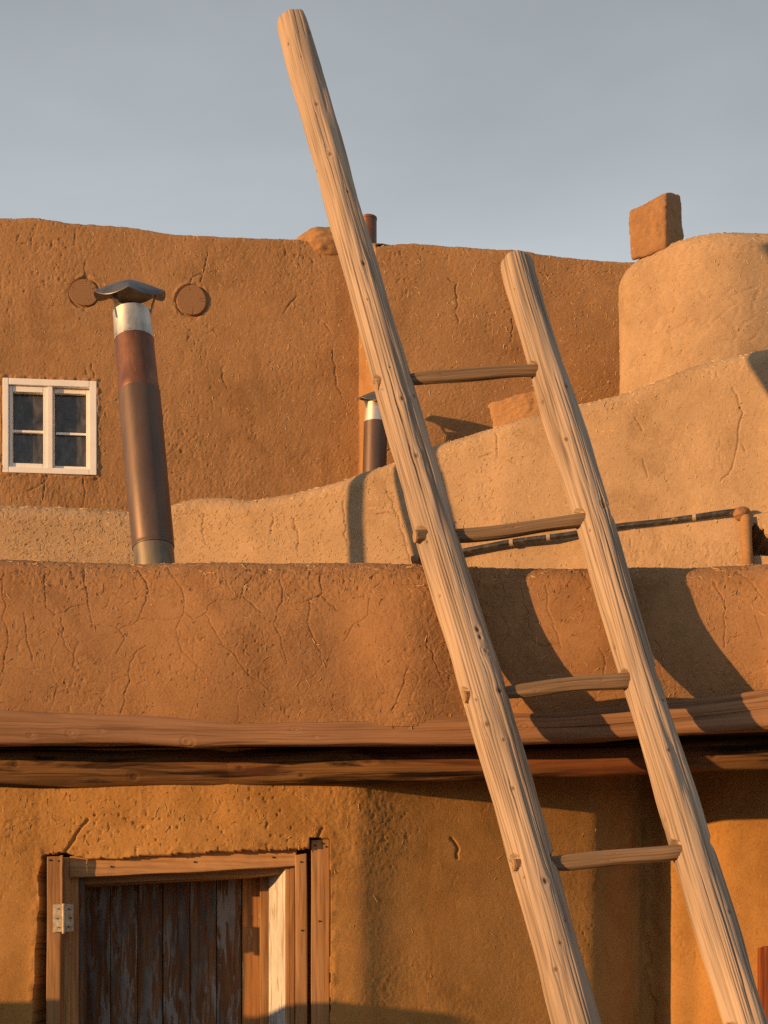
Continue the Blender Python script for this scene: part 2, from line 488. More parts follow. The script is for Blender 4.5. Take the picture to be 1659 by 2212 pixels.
M['cap'] = metal_mat('cap_metal', [(.3, (.09, .095, .105)), (.5, (.15, .155, .165)), (.72, (.22, .22, .225))], .6, .4, bump=.05)
M['black_pipe'] = metal_mat('black_plastic_pipe', [(.35, (.018, .018, .02)), (.55, (.04, .04, .042)), (.75, (.10, .08, .06))], 0.0, .35, sc=(30, 30, 30), spots=((.32, .22, .13), 22, .58))
M['clay'] = plain('mud_caked_fitting', (.26, .14, .07), .85, var=.25, scale=25, bump=.3)
M['ring'] = plain('coupling', (.36, .29, .21), .6, var=.2)
M['roof'] = mud_mat('roof_earth', (.3, .19, .11), (.36, .23, .14), (.42, .28, .17))
M['ground'] = mud_mat('packed_earth', (.25, .165, .105), (.30, .20, .13), (.36, .25, .165))
m, t, b = newmat('window_glass')
tc = N(t, 'ShaderNodeTexCoord').outputs['Object']
nn = noise_tex(t, mapped(t, tc, (16, 16, 7)), 1.0, 6, .6, 1.2)
rr_ = ramp(t, [(.36, (.022, .021, .021)), (.50, (.05, .047, .045)), (.7, (.115, .105, .095))]); t.links.new(nn, rr_.inputs[0])
t.links.new(rr_.outputs[0], b.inputs['Base Color'])
b.inputs['Roughness'].default_value = .12
b.inputs['Specular IOR Level'].default_value = .45
M['glass'] = m
m, t, b = newmat('log_end')
tc = N(t, 'ShaderNodeTexCoord').outputs['UV']
ln = N(t, 'ShaderNodeVectorMath', operation='LENGTH'); t.links.new(tc, ln.inputs[0])
nz_ = noise_tex(t, tc, 3, 4, .6)
ad_ = N(t, 'ShaderNodeMath', operation='MULTIPLY_ADD'); t.links.new(nz_, ad_.inputs[0]); ad_.inputs[1].default_value = .25; t.links.new(ln.outputs['Value'], ad_.inputs[2])
sn_ = N(t, 'ShaderNodeMath', operation='MULTIPLY'); t.links.new(ad_.outputs[0], sn_.inputs[0]); sn_.inputs[1].default_value = 46.0
si_ = N(t, 'ShaderNodeMath', operation='SINE'); t.links.new(sn_.outputs[0], si_.inputs[0])
rr_ = ramp(t, [(.0, (.21, .11, .05)), (1.0, (.30, .165, .078))])
mr_ = N(t, 'ShaderNodeMapRange', inp={'From Min': -1.0, 'From Max': 1.0}); t.links.new(si_.outputs[0], mr_.inputs[0]); t.links.new(mr_.outputs[0], rr_.inputs[0])
t.links.new(rr_.outputs[0], b.inputs['Base Color']); b.inputs['Roughness'].default_value = .9
M['log_end'] = m

# ------------------------------------------------------------------ builders
def box(name, x0, x1, y0, y1, z0, z1, mat, parent=None, bev=.004, skew=None):
    bm = bmesh.new()
    bmesh.ops.create_cube(bm, size=1)
    for v in bm.verts:
        v.co = Vector(((x0 + x1) / 2 + v.co.x * (x1 - x0), (y0 + y1) / 2 + v.co.y * (y1 - y0), (z0 + z1) / 2 + v.co.z * (z1 - z0)))
        if skew: v.co += Vector(skew(v.co))
    if bev: bmesh.ops.bevel(bm, geom=list(bm.edges), offset=bev, segments=2, affect='EDGES', profile=.6)
    me = bpy.data.meshes.new(name); bm.to_mesh(me); bm.free(); me.materials.append(mat)
    return link(bpy.data.objects.new(name, me), parent)
def board(name, q, depth, thick, mat, parent, bev=.0035, wob=.0, seed=0, nz=14, depth2=None, low=True):
    """a board whose front face is the picture quad q = (x_left_top, x_right_top, y_top_left, y_top_right, x_left_bottom, x_right_bottom, y_bottom_left, y_bottom_right)
    standing at one depth (or from depth at its left to depth2 at its right)"""
    if low: depth += LOW
    d2 = depth if depth2 is None else depth2 + (LOW if low else 0)
    xlt, xrt, ytl, ytr, xlb, xrb, ybl, ybr = q
    A, B, C, D = P3(xlt, ytl, depth), P3(xrt, ytr, d2), P3(xrb, ybr, d2), P3(xlb, ybl, depth)
    long_v = np.linalg.norm(A - D) > np.linalg.norm(A - B)
    n1, n2 = (3, nz) if long_v else (nz, 3)
    rs = np.random.RandomState(seed + 5)
    bm = bmesh.new()
    nrm = np.cross(B - A, D - A); nrm /= np.linalg.norm(nrm)
    if nrm[1] > 0: nrm = -nrm
    fr = {}
    for i in range(n1 + 1):
        for j in range(n2 + 1):
            u, v = i / n1, j / n2
            p = (A * (1 - u) + B * u) * (1 - v) + (D * (1 - u) + C * u) * v
            if wob:
                k = v if long_v else u
                off = wob * (math.sin(k * 7 + seed) * .6 + math.sin(k * 17 + seed * 2) * .4)
                if long_v and i in (0, n1): p = p + np.array([off * (1 if i else .7), 0, 0])
                if not long_v and j in (0, n2): p = p + np.array([0, 0, off])
                p = p + nrm * wob * .6 * rs.normal() * .3
            fr[i, j, 0] = bm.verts.new(p)
            fr[i, j, 1] = bm.verts.new(p - nrm * thick)
    for i in range(n1):
        for j in range(n2):
            bm.faces.new((fr[i, j, 0], fr[i, j + 1, 0], fr[i + 1, j + 1, 0], fr[i + 1, j, 0]))
            bm.faces.new((fr[i, j, 1], fr[i + 1, j, 1], fr[i + 1, j + 1, 1], fr[i, j + 1, 1]))
    for i in range(n1):
        bm.faces.new((fr[i, 0, 0], fr[i + 1, 0, 0], fr[i + 1, 0, 1], fr[i, 0, 1]))
        bm.faces.new((fr[i, n2, 0], fr[i, n2, 1], fr[i + 1, n2, 1], fr[i + 1, n2, 0]))
    for j in range(n2):
        bm.faces.new((fr[0, j, 0], fr[0, j, 1], fr[0, j + 1, 1], fr[0, j + 1, 0]))
        bm.faces.new((fr[n1, j, 0], fr[n1, j + 1, 0], fr[n1, j + 1, 1], fr[n1, j, 1]))
    bmesh.ops.recalc_face_normals(bm, faces=list(bm.faces))
    if bev:
        ed = [e for e in bm.edges if e.calc_face_angle(0) > .9]
        bmesh.ops.bevel(bm, geom=ed, offset=bev, segments=2, affect='EDGES', profile=.6)
    me = bpy.data.meshes.new(name); bm.to_mesh(me); bm.free(); me.materials.append(mat)
    return link(bpy.data.objects.new(name, me), parent)
def wall_surface(name, X, Y, Ztop, zbot, thick, r, rows, mat, parent, dispf, rz=None, bulge=None, straw=None, straw_mat=None, back=.35, zvis=None, straw_w=None):
    """a mud wall: front face, rounded top, back; X, Y, Ztop are arrays along the wall"""
    nf, na, nt, nb = rows
    nu = len(X)
    rz = r if rz is None else rz
    tx, ty = np.gradient(X), np.gradient(Y)
    l = np.hypot(tx, ty); tx, ty = tx / l, ty / l
    bx, by = -ty, tx                                   # plan direction to the back
    offs, zs = [], []
    for k in range(nf):
        f = k / nf
        z = zbot + (Ztop - rz - zbot) * f
        if zvis is not None:                           # few rows below what can be seen
            z = zbot + (zvis - zbot) * k / 8 if k < 8 else zvis + (Ztop - rz - zvis) * (k - 8) / (nf - 8)
        o = np.zeros(nu) if bulge is None else bulge(f, z)
        offs.append(o); zs.append(z)
    o1 = np.zeros(nu) if bulge is None else bulge(1.0, Ztop - rz)
    for k in range(na + 1):
        a = k / na * math.pi / 2
        offs.append(o1 + r * (1 - math.cos(a))); zs.append(Ztop - rz + rz * math.sin(a))
    for k in range(1, nt + 1):
        offs.append(o1 + r + (thick - 2 * r) * k / nt); zs.append(Ztop + 0 * Ztop)
    for k in range(1, nb + 1):
        f = k / nb
        offs.append(o1 + thick - r + r * min(1, f * 2.5)); zs.append(Ztop - back * f * f)
    O, Z = np.array(offs).T, np.array(zs).T
    Pt = np.stack([X[:, None] + bx[:, None] * O, Y[:, None] + by[:, None] * O, Z], -1)
    s = np.concatenate([[0], np.cumsum(np.hypot(np.diff(X), np.diff(Y)))])
    mid = Pt[int(nu * .6)]
    tt = np.concatenate([[0], np.cumsum(np.linalg.norm(np.diff(mid, axis=0), axis=1))])
    Sg, Tg = np.meshgrid(s, tt, indexing='ij')
    Nn = normals(Pt)
    if Nn[nu // 2, nf // 2, 1] > 0: Nn = -Nn; fl = True
    else: fl = False
    h = dispf(Sg, Tg, Pt)
    extra = None
    if isinstance(h, tuple): h, extra = h
    Pd = Pt + Nn * h[..., None]
    if extra is not None: Pd = Pd + extra
    o = meshobj(name, Pd.reshape(-1, 3), grid_faces(nu, Pt.shape[1], fl), mat, parent)
    if straw:
        w = np.ones(Pt.shape[:2]); w[:, nf + na + max(1, nt // 2):] = 0; w[:2] = 0; w[-2:] = 0
        if extra is not None: w[np.abs(extra).sum(-1) > 1e-6] = 0
        if straw_w is not None: w = w * straw_w(*pic(Pt))
        N2 = normals(Pd)
        if fl: N2 = -N2
        scatter_straw('straw', Pd, N2, straw, straw_mat, parent, len(name) * 13 + nu, weight=w)
    return o, Pd
def pole(name, C, rad, nseg, mat, parent, seed=0, grain=.0016, check=.004, knots=(), holes=(), squash=None, taper_ends=(True, True), endcol=None, lump=.003, gf=150.0, flat_mat=None):
    """a peeled log along centre line C (n x 3) with radii rad; angle 0 of each ring looks at the camera side"""
    C = np.asarray(C, float); rad = np.asarray(rad, float)
    n = len(C)
    T = np.gradient(C, axis=0); T /= np.linalg.norm(T, axis=1, keepdims=True)
    f = np.array([0.0, -1.0, 0.0])
    e1 = f - (T @ f)[:, None] * T; e1 /= np.linalg.norm(e1, axis=1, keepdims=True)
    e2 = np.cross(e1, T)
    e2 *= np.sign(e2[:, :1] + 1e-9) if abs(e2[n // 2, 0]) > .3 else 1.0
    if abs(T[n // 2, 0]) > .7: e2 = np.cross(e1, T); e2 = e2 * np.sign(e2[n // 2, 2])
    s = np.concatenate([[0], np.cumsum(np.linalg.norm(np.diff(C, axis=0), axis=1))])
    nb_ = nseg // 6                                         # the far side gets few columns
    th = np.concatenate([np.linspace(-1.85, 1.85, nseg - nb_), np.linspace(1.85, 2 * np.pi - 1.85, nb_ + 2)[1:-1]])
    th = np.where(th > np.pi, th - 2 * np.pi, th); th = np.sort(th)
    TH, SS = np.meshgrid(th, s, indexing='xy')            # n x nseg
    RR = np.repeat(rad[:, None], nseg, 1)
    rm = rad.mean()
    U = TH * rm
    Uw = U.copy(); knot = np.zeros_like(U); dent = np.zeros_like(U)
    for k in knots:
        sk, uk, ks = k[0], k[1] * rm, k[2] * .62
        du, dv = U - uk, SS - sk
        e = np.exp(-((du / (ks * 1.9)) ** 2 + (dv / (ks * 4)) ** 2))
        Uw = Uw - du * .55 * e
        d = np.hypot(du / ks, dv / (ks * 1.25))
        kk = 1 - sstep(.6, 1.05, d)
        knot = np.maximum(knot, kk * (k[3] if len(k) > 3 else 1))
        ringd = np.exp(-((d - 1.05) / .22) ** 2)
        ks0 = ks / .012
        dent += .0016 * ks0 * np.exp(-(d / 2.2) ** 2) - .002 * ks0 * ringd - (.004 if len(k) < 5 else k[4]) * np.exp(-(d / .55) ** 2)
    cu = np.cos(TH) * 1.3; su = np.sin(TH) * 1.3
    lum = lump * (fbm(SS * 3 + cu, su + SS * .7, 2, seed + 60))
    # periodic round the pole only at the back, where nobody looks
    g1 = vn(Uw * gf, SS * 5, seed) + .6 * vn(Uw * gf * 2.1, SS * 9, seed + 1)
    groove = -grain * sstep(.1, .9, g1) - grain * .5 * sstep(-.2, .6, vn(Uw * gf * .45, SS * 2.2, seed + 7))
    c = vn(Uw * 44, SS * .5, seed + 2)
    cm = sstep(.0, .45, vn(Uw * 17 + 9, SS * 1.6, seed + 3))
    chk = np.exp(-(c / .10) ** 2) * cm
    c2 = vn(Uw * 85 + 4, SS * .7, seed + 4)
    chk2 = np.exp(-(c2 / .20) ** 2) * sstep(-.25, .35, vn(Uw * 23, SS * 2.0, seed + 5))
    h = lum + groove - check * chk - check * .55 * chk2 + dent
    RR = RR + h
    if squash is not None: RR = RR * squash(TH, SS)
    Pt = C[:, None, :] + RR[..., None] * (np.cos(TH)[..., None] * e1[:, None, :] + np.sin(TH)[..., None] * e2[:, None, :])
    for (hp, hd, hr, depth) in holes:
        hp = np.asarray(hp); hd = np.asarray(hd) / np.linalg.norm(hd)
        q = Pt - hp
        al = q @ hd
        dist = np.linalg.norm(q - al[..., None] * hd, axis=-1)
        k = 1 - sstep(hr * .97, hr * 1.08, dist)
        rv = Pt - C[:, None, :]
        rv /= np.linalg.norm(rv, axis=-1, keepdims=True)
        Pt = Pt - rv * (k * depth)[..., None]
    V = Pt.reshape(-1, 3)
    faces = grid_faces(n, nseg)
    last = np.stack([np.arange(n - 1) * nseg + nseg - 1, (np.arange(n - 1) + 1) * nseg + nseg - 1, (np.arange(n - 1) + 1) * nseg, np.arange(n - 1) * nseg], -1)
    faces = np.concatenate([faces, last])
    uv = np.stack([Uw.ravel(), SS.ravel()], -1)
    kn = knot.ravel()
    gv = np.clip(chk + .7 * chk2 + .35 * sstep(.45, 1.0, g1), 0, 1).ravel()
    # domed ends
    extraV, extraF, euv, ek = [], [], [], []
    base = len(V)
    for end, (idx, sg) in enumerate(((0, -1), (n - 1, 1))):
        ring = Pt[idx]; c0 = C[idx]; prev = np.arange(nseg) + idx * nseg
        for q, (sc, up) in enumerate(((.9, .10), (.6, .15), (.3, .17))):
            up = up if taper_ends[end] else up * .08
            sc = sc if taper_ends[end] else (sc * 1.0 if q else .97)
            rg = c0 + (ring - c0) * sc + T[idx] * sg * rad[idx] * up + .0015 * np.random.RandomState(seed + q).normal(size=(nseg, 1)) * T[idx]
            extraV.append(rg)
            cur = base + np.arange(nseg); base += nseg
            fq = np.stack([prev, np.roll(prev, -1), np.roll(cur, -1), cur], -1)
            extraF.append(fq if sg < 0 else fq[:, ::-1])
            loc = (rg - c0)
            euv.append(np.stack([uv[idx * nseg:(idx + 1) * nseg, 0], np.full(nseg, s[idx] + sg * .01 * (q + 1))], -1)); ek.append(np.zeros(nseg))
            prev = cur
        extraV.append((c0 + T[idx] * sg * rad[idx] * (.175 if taper_ends[end] else .02))[None]); euv.append(np.array([[0, s[idx]]])); ek.append(np.zeros(1))
        cc = base; base += 1
        fq = np.stack([prev, np.roll(prev, -1), np.full(nseg, cc), np.full(nseg, cc)], -1)
        extraF.append((fq if sg < 0 else fq[:, [1, 0, 2, 3]]))
    gv = np.concatenate([gv] + ek); V = np.concatenate([V] + extraV); uv = np.concatenate([uv] + euv); kn = np.concatenate([kn] + ek)
    fl = [f.tolist() for f in faces]
    out = []
    for fq in extraF:
        if (fq[0, 2] == fq[0, 3]): out += [r[:3] for r in fq.tolist()]
        else: out += fq.tolist()
    o = meshobj(name, V, fl + out, mat, parent, uv=uv, attrs={'knot': kn, 'groove': gv})
    bm = bmesh.new(); bm.from_mesh(o.data); bmesh.ops.recalc_face_normals(bm, faces=list(bm.faces)); bm.to_mesh(o.data); bm.free()
    return o
def tube(name, C, rad, nseg, mat, parent=None, closed_ends=True):
    C = np.asarray(C, float); n = len(C); rad = np.full(n, rad) if np.isscalar(rad) else np.asarray(rad, float)
    T = np.gradient(C, axis=0); T /= np.linalg.norm(T, axis=1, keepdims=True)
    f = np.array([0.13, -1.0, 0.07])
    e1 = f - (T @ f)[:, None] * T; e1 /= np.linalg.norm(e1, axis=1, keepdims=True)
    e2 = np.cross(T, e1)
    th = np.linspace(0, 2 * np.pi, nseg, endpoint=False)
    Pt = C[:, None] + rad[:, None, None] * (np.cos(th)[None, :, None] * e1[:, None] + np.sin(th)[None, :, None] * e2[:, None])
    V = Pt.reshape(-1, 3)
    fs = grid_faces(n, nseg).tolist() + [[i * nseg + nseg - 1, (i + 1) * nseg + nseg - 1, (i + 1) * nseg, i * nseg] for i in range(n - 1)]
    if closed_ends:
        fs += [list(range(nseg))[::-1], [(n - 1) * nseg + i for i in range(nseg)]]
    o = meshobj(name, V, fs, mat, parent)
    bm = bmesh.new(); bm.from_mesh(o.data); bmesh.ops.recalc_face_normals(bm, faces=list(bm.faces))
    for e in bm.edges:
        if e.calc_face_angle(0) > .7: e.smooth = False
    bm.to_mesh(o.data); bm.free()
    return o
def hollow(name, base, top, prof, nseg, mat, parent, wob=0.0):
    """sheet-metal pipe along base->top; prof = list of (fraction, radius); open ends with an inner wall"""
    base, top = np.asarray(base, float), np.asarray(top, float)
    pr = list(prof) + [(prof[-1][0], prof[-1][1] - .002)] + [(max(prof[-1][0] - .25, prof[0][0]), prof[-1][1] - .002)]
    C = np.array([base + (top - base) * f for f, _ in pr]); rad = np.array([r for _, r in pr])
    T = (top - base) / np.linalg.norm(top - base)
    f = np.array([0.0, -1.0, 0.0]); e1 = f - (T @ f) * T; e1 /= np.linalg.norm(e1); e2 = np.cross(T, e1)
    th = np.linspace(0, 2 * np.pi, nseg, endpoint=False)
    rr = rad[:, None] * (1 + wob * np.sin(3 * th + 1)[None])
    Pt = C[:, None] + rr[..., None] * (np.cos(th)[None, :, None] * e1 + np.sin(th)[None, :, None] * e2)
    n = len(C)
    fs = grid_faces(n, nseg).tolist() + [[i * nseg + nseg - 1, (i + 1) * nseg + nseg - 1, (i + 1) * nseg, i * nseg] for i in range(n - 1)]
    o = meshobj(name, Pt.reshape(-1, 3), fs, mat, parent)
    for p in o.data.polygons: pass
    bm = bmesh.new(); bm.from_mesh(o.data)
    for e in bm.edges:
        if e.calc_face_angle(0) > .6: e.smooth = False
    bm.to_mesh(o.data); bm.free()
    return o

# ------------------------------------------------------------------ ground
bm = bmesh.new()
bmesh.ops.create_grid(bm, x_segments=40, y_segments=40, size=400)
me = bpy.data.meshes.new('ground'); bm.to_mesh(me); bm.free(); me.materials.append(M['ground'])
g = bpy.data.objects.new('ground', me); COL.objects.link(g); tag(g, 'packed brown earth in front of the adobe house', 'ground', kind='structure')

# ------------------------------------------------------------------ front house
HOUSE = empty('adobe_house', P3(400, 2050, 6.2) * np.array([1, 1, 0]), 'low brown adobe house with plank door, log eave and thick mud parapet', 'house')
# parapet
xs = xsamp(-260, 1900, 1.75)
dpar = smooth1(interp([(-260, 6.08), (0, 6.06), (600, 6.0), (1000, 5.90), (1350, 5.79), (1700, 5.69), (1900, 5.62)], xs), 61)
Xp = XW(xs, dpar); Yp = S * dpar + S * smooth1(.03 * vn(xs / 260, xs * 0, 91), 9)
ztop = ZW(interp([(-260, 1196), (0, 1199), (200, 1206), (400, 1210), (800, 1212), (1000, 1216), (1300, 1219), (1500, 1215), (1659, 1212), (1900, 1206)], xs), dpar + .11)
beam_top = interp([(-260, 1530), (0, 1533), (300, 1545), (531, 1556), (830, 1554), (1000, 1546), (1200, 1535), (1400, 1520), (1500, 1510), (1659, 1487), (1900, 1475)], xs)
zb = ZW(beam_top + 14, dpar)
c3 = lambda L_: [(.5 * x, 1161 + .5 * y) for x, y in L_]
c4 = lambda L_: [(829.5 + .5 * x, 1161 + .5 * y) for x, y in L_]
PC = [c3(q) for q in (
    [(0, 190), (15, 300), (30, 440), (5, 570)], [(190, 150), (195, 290), (240, 325), (360, 290)],
    [(355, 130), (375, 290), (400, 385), (480, 375), (510, 395), (605, 360), (680, 350), (775, 350)],
    [(600, 130), (635, 200), (625, 290), (605, 360)],
    [(725, 125), (780, 210), (790, 320), (765, 390), (785, 470), (790, 500), (840, 545), (890, 590)],
    [(790, 320), (850, 345), (895, 335), (905, 295), (950, 265), (1040, 265), (1060, 200), (1110, 160)],
    [(895, 340), (940, 430), (1010, 500), (1060, 570), (1120, 620), (1185, 670)], [(1050, 250), (1075, 290), (1130, 325), (1190, 330)],
    [(1215, 180), (1215, 290), (1190, 370), (1215, 460), (1250, 540)], [(1390, 130), (1385, 240), (1345, 270), (1330, 360), (1350, 440), (1380, 480)],
    [(1385, 245), (1430, 280), (1470, 310)], [(510, 395), (535, 450), (500, 500)], [(265, 340), (270, 460), (315, 500), (310, 560)],
    [(100, 320), (120, 450), (140, 530)], [(640, 460), (560, 530), (560, 640), (520, 750)], [(1480, 430), (1520, 370), (1590, 330), (1600, 260), (1520, 250)],
    [(1345, 270), (1300, 280), (1240, 290)])] + [c4(q) for q in (
    [(490, 130), (520, 200), (510, 330), (540, 410), (510, 470)], [(590, 160), (600, 280), (630, 360), (640, 450), (700, 475), (760, 460)],
    [(700, 200), (720, 340), (755, 430), (760, 480)], [(1440, 200), (1470, 320), (1475, 480)], [(1530, 150), (1600, 200), (1640, 260)],
    [(1600, 330), (1640, 430)], [(1160, 450), (1190, 480), (1200, 560)], [(100, 560), (90, 660), (40, 740)], [(190, 420), (180, 480), (240, 560)],
    [(940, 480), (960, 560), (950, 600)])]
def par_disp(s, t, Pt):
    px, py = pic(Pt)
    fr = (t < t.max() * .62)
    top = 1 - sstep(1212, 1330, py)
    patch = sstep(-.1, .55, fbm(s * 2.6, t * 3.2, 2, 77))
    rough = .35 + 1.0 * top + .55 * patch
    h = mud(s, t, 100, big=.012, mid=.0022, fine=.0011, rough=rough, straw=9000, samp=.0013)
    # soft hollow left of the ladder and the swelling beside it
    h = h - .026 * np.exp(-((px - 735) / 75) ** 2) * np.exp(-((py - 1400) / 110) ** 2) + .020 * np.exp(-((px - 905) / 80) ** 2) * sstep(1215, 1300, py)
    wx = px + 5 * fbm(s * 22, t * 22, 2, 81); wy = py + 5 * fbm(s * 22 + 3, t * 22, 2, 83)
    d = seg_dist(wx, wy, PC, 30)
    wv = .6 + .6 * vn(s * 9, t * 9, 85) ** 2
    h = h - .0052 * np.exp(-(d / (.55 * wv + .55)) ** 2) * (.75 + .45 * top) 
    v = voro_edge((s + .03 * fbm(s * 9, t * 9, 2, 87)) * 7.5, (t + .03 * fbm(s * 9 + 5, t * 9, 2, 88)) * 7.5, 5)
    h = h - .0030 * np.exp(-(v / .022) ** 2) * sstep(-.2, .25, vn(s * 2.2, t * 2.4, 89)) * (.45 + .8 * top)
    crest = sstep(S * .30, S * .05, Pt[..., 1] * 0 + 0) if False else 1 - .55 * sstep(1232, 1214, py)
    return h * crest
prow, _ = wall_surface('parapet', Xp, Yp, ztop, zb, S * .42, S * .15, (205, 34, 6, 6), M['mud_front'], HOUSE, par_disp, rz=S * .12,
                       bulge=lambda f, z: S * (.035 * (2 * f - 1) ** 2), straw=1500, straw_mat=M['straw_dark'], straw_w=lambda px, py: .25 + 1.2 * (1 - sstep(1215, 1300, py)))

# fascia log under the parapet (hewn flat)
xb = xsamp(-260, 1900, 3.0)
n = len(xb)
bt = interp([(-260, 1529), (0, 1532), (300, 1543), (531, 1553), (830, 1551), (1000, 1545), (1200, 1533), (1400, 1518), (1500, 1508), (1659, 1484), (1900, 1470)], xb)
bb = interp([(-260, 1608), (0, 1609), (300, 1605), (420, 1611), (520, 1606), (700, 1607), (830, 1606), (1000, 1606), (1150, 1603), (1300, 1598), (1500, 1583), (1659, 1575), (1900, 1565)], xb)
df = smooth1(interp([(-260, 6.07), (0, 6.05), (600, 5.985), (1000, 5.885), (1350, 5.775), (1700, 5.675), (1900, 5.605)], xb), 41)
Cb = np.stack([XW(xb, df), S * (df + .055), ZW((bt + bb) / 2, df)], -1)
hb = S * df * (bb - bt) / F_ / 2
kn = [(S * 6 * (x + 260) / F_, a, ks) for x, a, ks in ((78, -.5, .016), (165, -.35, .02), (230, -.2, .014), (420, -.75, .024), (655, .2, .02), (1145, .1, .024), (700, -.5, .012), (900, .3, .012))]
def sqb(TH, SS):
    c, s_ = np.abs(np.cos(TH)), np.abs(np.sin(TH))
    a = .62                                                # half depth relative to half height
    r = 1 / ((c / (a * 1.25)) ** 4.5 + s_ ** 4.5) ** (1 / 4.5)
    seam = .10 * np.exp(-((TH + .12 + .1 * vn(SS * 3, SS * 0, 55)) / .035) ** 2) * sstep(-.5, .1, vn(SS * .9 + 3, SS * 0, 57))
    return r - seam
pole('fascia_log', Cb, hb, 110, M['fascia'], HOUSE, seed=200, grain=.0012, check=.003, knots=kn, squash=sqb, lump=.004, gf=90)

# lower eave log
yb2 = interp([(-260, 1703), (0, 1703), (500, 1702), (700, 1695), (830, 1692), (1100, 1682), (1300, 1676), (1500, 1664), (1659, 1656), (1900, 1645)], xb)
LOW = .15
de = LOW + interp([(-260, 6.215), (500, 6.205), (830, 6.11), (1300, 5.97), (1659, 5.88), (1900, 5.85)], xb)
re_ = S * interp([(-260, .088), (500, .086), (1000, .078), (1659, .066), (1900, .064)], xb)
Ce = np.stack([XW(xb, de), S * de, ZW(yb2, de - .03) + re_ * 1.0], -1)
kn = [(S * 6.1 * (x + 260) / F_, a, ks) for x, a, ks in ((55, .1, .018), (318, -.5, .02), (562, -.1, .016), (700, -.6, .012), (1590, -.3, .014), (1470, -.4, .014))]
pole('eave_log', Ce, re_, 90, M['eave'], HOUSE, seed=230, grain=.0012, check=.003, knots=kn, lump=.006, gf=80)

# roof slab, and a soffit coloured near black to deepen the eave's shade
box('roof', -4.2, 4.6, S * 6.14, S * 11.5, 2.315, 2.62, M['roof'], HOUSE, bev=.01)
def prism(name, top, z0, z1, mat, parent):
    n_ = len(top); V = [(x, y, z0) for x, y in top] + [(x, y, z1) for x, y in top]
    fs = [list(range(n_)), list(range(n_, 2 * n_))[::-1]] + [[i, n_ + i, n_ + (i + 1) % n_, (i + 1) % n_] for i in range(n_)]
    return meshobj(name, np.array(V), fs, mat, parent, smooth=False)
q0, q1, q2 = [(float(Xp[i]), float(Yp[i]) + S * .09) for i in (0, int(len(xs) * .45), len(xs) - 1)]
prism('soffit', [q0, q1, q2, (q2[0], S * 8.2), (q0[0], S * 8.2)], 2.285, 2.311, M['eave_shade_wood'], HOUSE)
q0, q1, q2 = [(float(Xp[i]), float(Yp[i]) + S * .16) for i in (0, int(len(xs) * .45), len(xs) - 1)]
prism('roof_deck', [q0, q1, q2, (q2[0], S * 6.3), (q0[0], S * 6.3)], 2.3125, 2.60, M['roof'], HOUSE)

# door wall
xw = xsamp(-420, 1960, 2.0)
dw = LOW + interp([(-420, 6.17), (0, 6.175), (80, 6.185), (130, 6.185), (300, 6.165), (500, 6.15), (700, 6.165), (780, 6.185), (860, 6.24), (1000, 6.33), (1200, 6.45), (1280, 6.50), (1310, 6.545), (1345, 6.65), (1392, 6.82), (1410, 6.815), (1430, 6.755), (1500, 6.67), (1600, 6.59), (1659, 6.56), (1960, 6.42)], xw)
dw = smooth1(dw, 25)
Xw = XW(xw, dw); Yw = S * dw
def door_hole(px, py, s, t):
    wob = 3.0 * fbm(s * 20, t * 20, 3, 61)
    lft = interp([(1830, 92), (1900, 86), (2000, 84), (2080, 78), (2140, 73), (2212, 70), (2700, 66)], py)
    topl = interp([(60, 1848), (140, 1842), (160, 1852), (200, 1857), (400, 1843), (600, 1834), (668, 1830), (669, 1812), (720, 1812)], px)
    return (px > lft + wob) & (px < 712 + wob * .4) & (py > topl + wob)
EDGE = [[(90, 1850), (86, 1900), (82, 2000), (74, 2140), (70, 2300)], [(90, 1846), (150, 1838), (200, 1855), (400, 1840), (660, 1828)], [(668, 1810), (714, 1810), (714, 2300)]]
LC = [[(1392, 1770), (1391, 1850), (1396, 1930), (1391, 2000), (1404, 2060), (1398, 2110), (1412, 2170), (1410, 2300)], [(140, 1840), (165, 1800), (190, 1770)], [(690, 1810), (700, 1790)], [(975, 1810), (985, 1830), (990, 1850)]]
def low_disp(s, t, Pt):
    px, py = pic(Pt)
    up = (1 - sstep(1760, 1980, py)) * (1 - sstep(700, 1000, px))
    rough = .25 + 1.0 * up + .35 * sstep(.1, .6, fbm(s * 2.2, t * 2.2, 2, 63))
    h = mud(s, t, 300, big=.006, mid=.0016, fine=.0010, rough=rough, straw=2800, samp=.0012)
    # soft vertical swellings beside the door and by the inner corner
    h = h + .008 * np.exp(-((px - 755) / 60) ** 2) - .011 * np.exp(-((px - 870) / 85) ** 2) * sstep(1780, 1960, py) + .006 * np.exp(-((px - 1030) / 110) ** 2)
    h = h + .012 * np.exp(-((px - 1455) / 26) ** 2) - .012 * np.exp(-((px - 1505) / 24) ** 2) + .010 * np.exp(-((px - 1570) / 36) ** 2)
    h = h - .012 * np.exp(-((px - 450) / 60) ** 2) * np.exp(-((py - 1760) / 60) ** 2)
    h = h + .006 * sstep(1330, 1345, px) * (1 - sstep(1380, 1392, px)) * fbm(s * 30, t * 9, 3, 64)
    wx = px + 4 * fbm(s * 25, t * 25, 2, 65); wy = py + 4 * fbm(s * 25 + 3, t * 25, 2, 66)
    d = seg_dist(wx, wy, LC, 30)
    h = h - .012 * np.exp(-(d / 2.4) ** 2)
    de_ = seg_dist(px, py, EDGE, 60)
    h = h + .003 * np.exp(-(de_ / 12) ** 2) * (.6 + 1.2 * fbm(s * 28, t * 28, 3, 67))
    hole = door_hole(px, py, s, t)
    ex = np.zeros(Pt.shape); ex[..., 1] = np.where(hole, S * .75, 0)
    return np.where(hole, 0, h), ex
zt = np.full_like(Xw, 2.30)
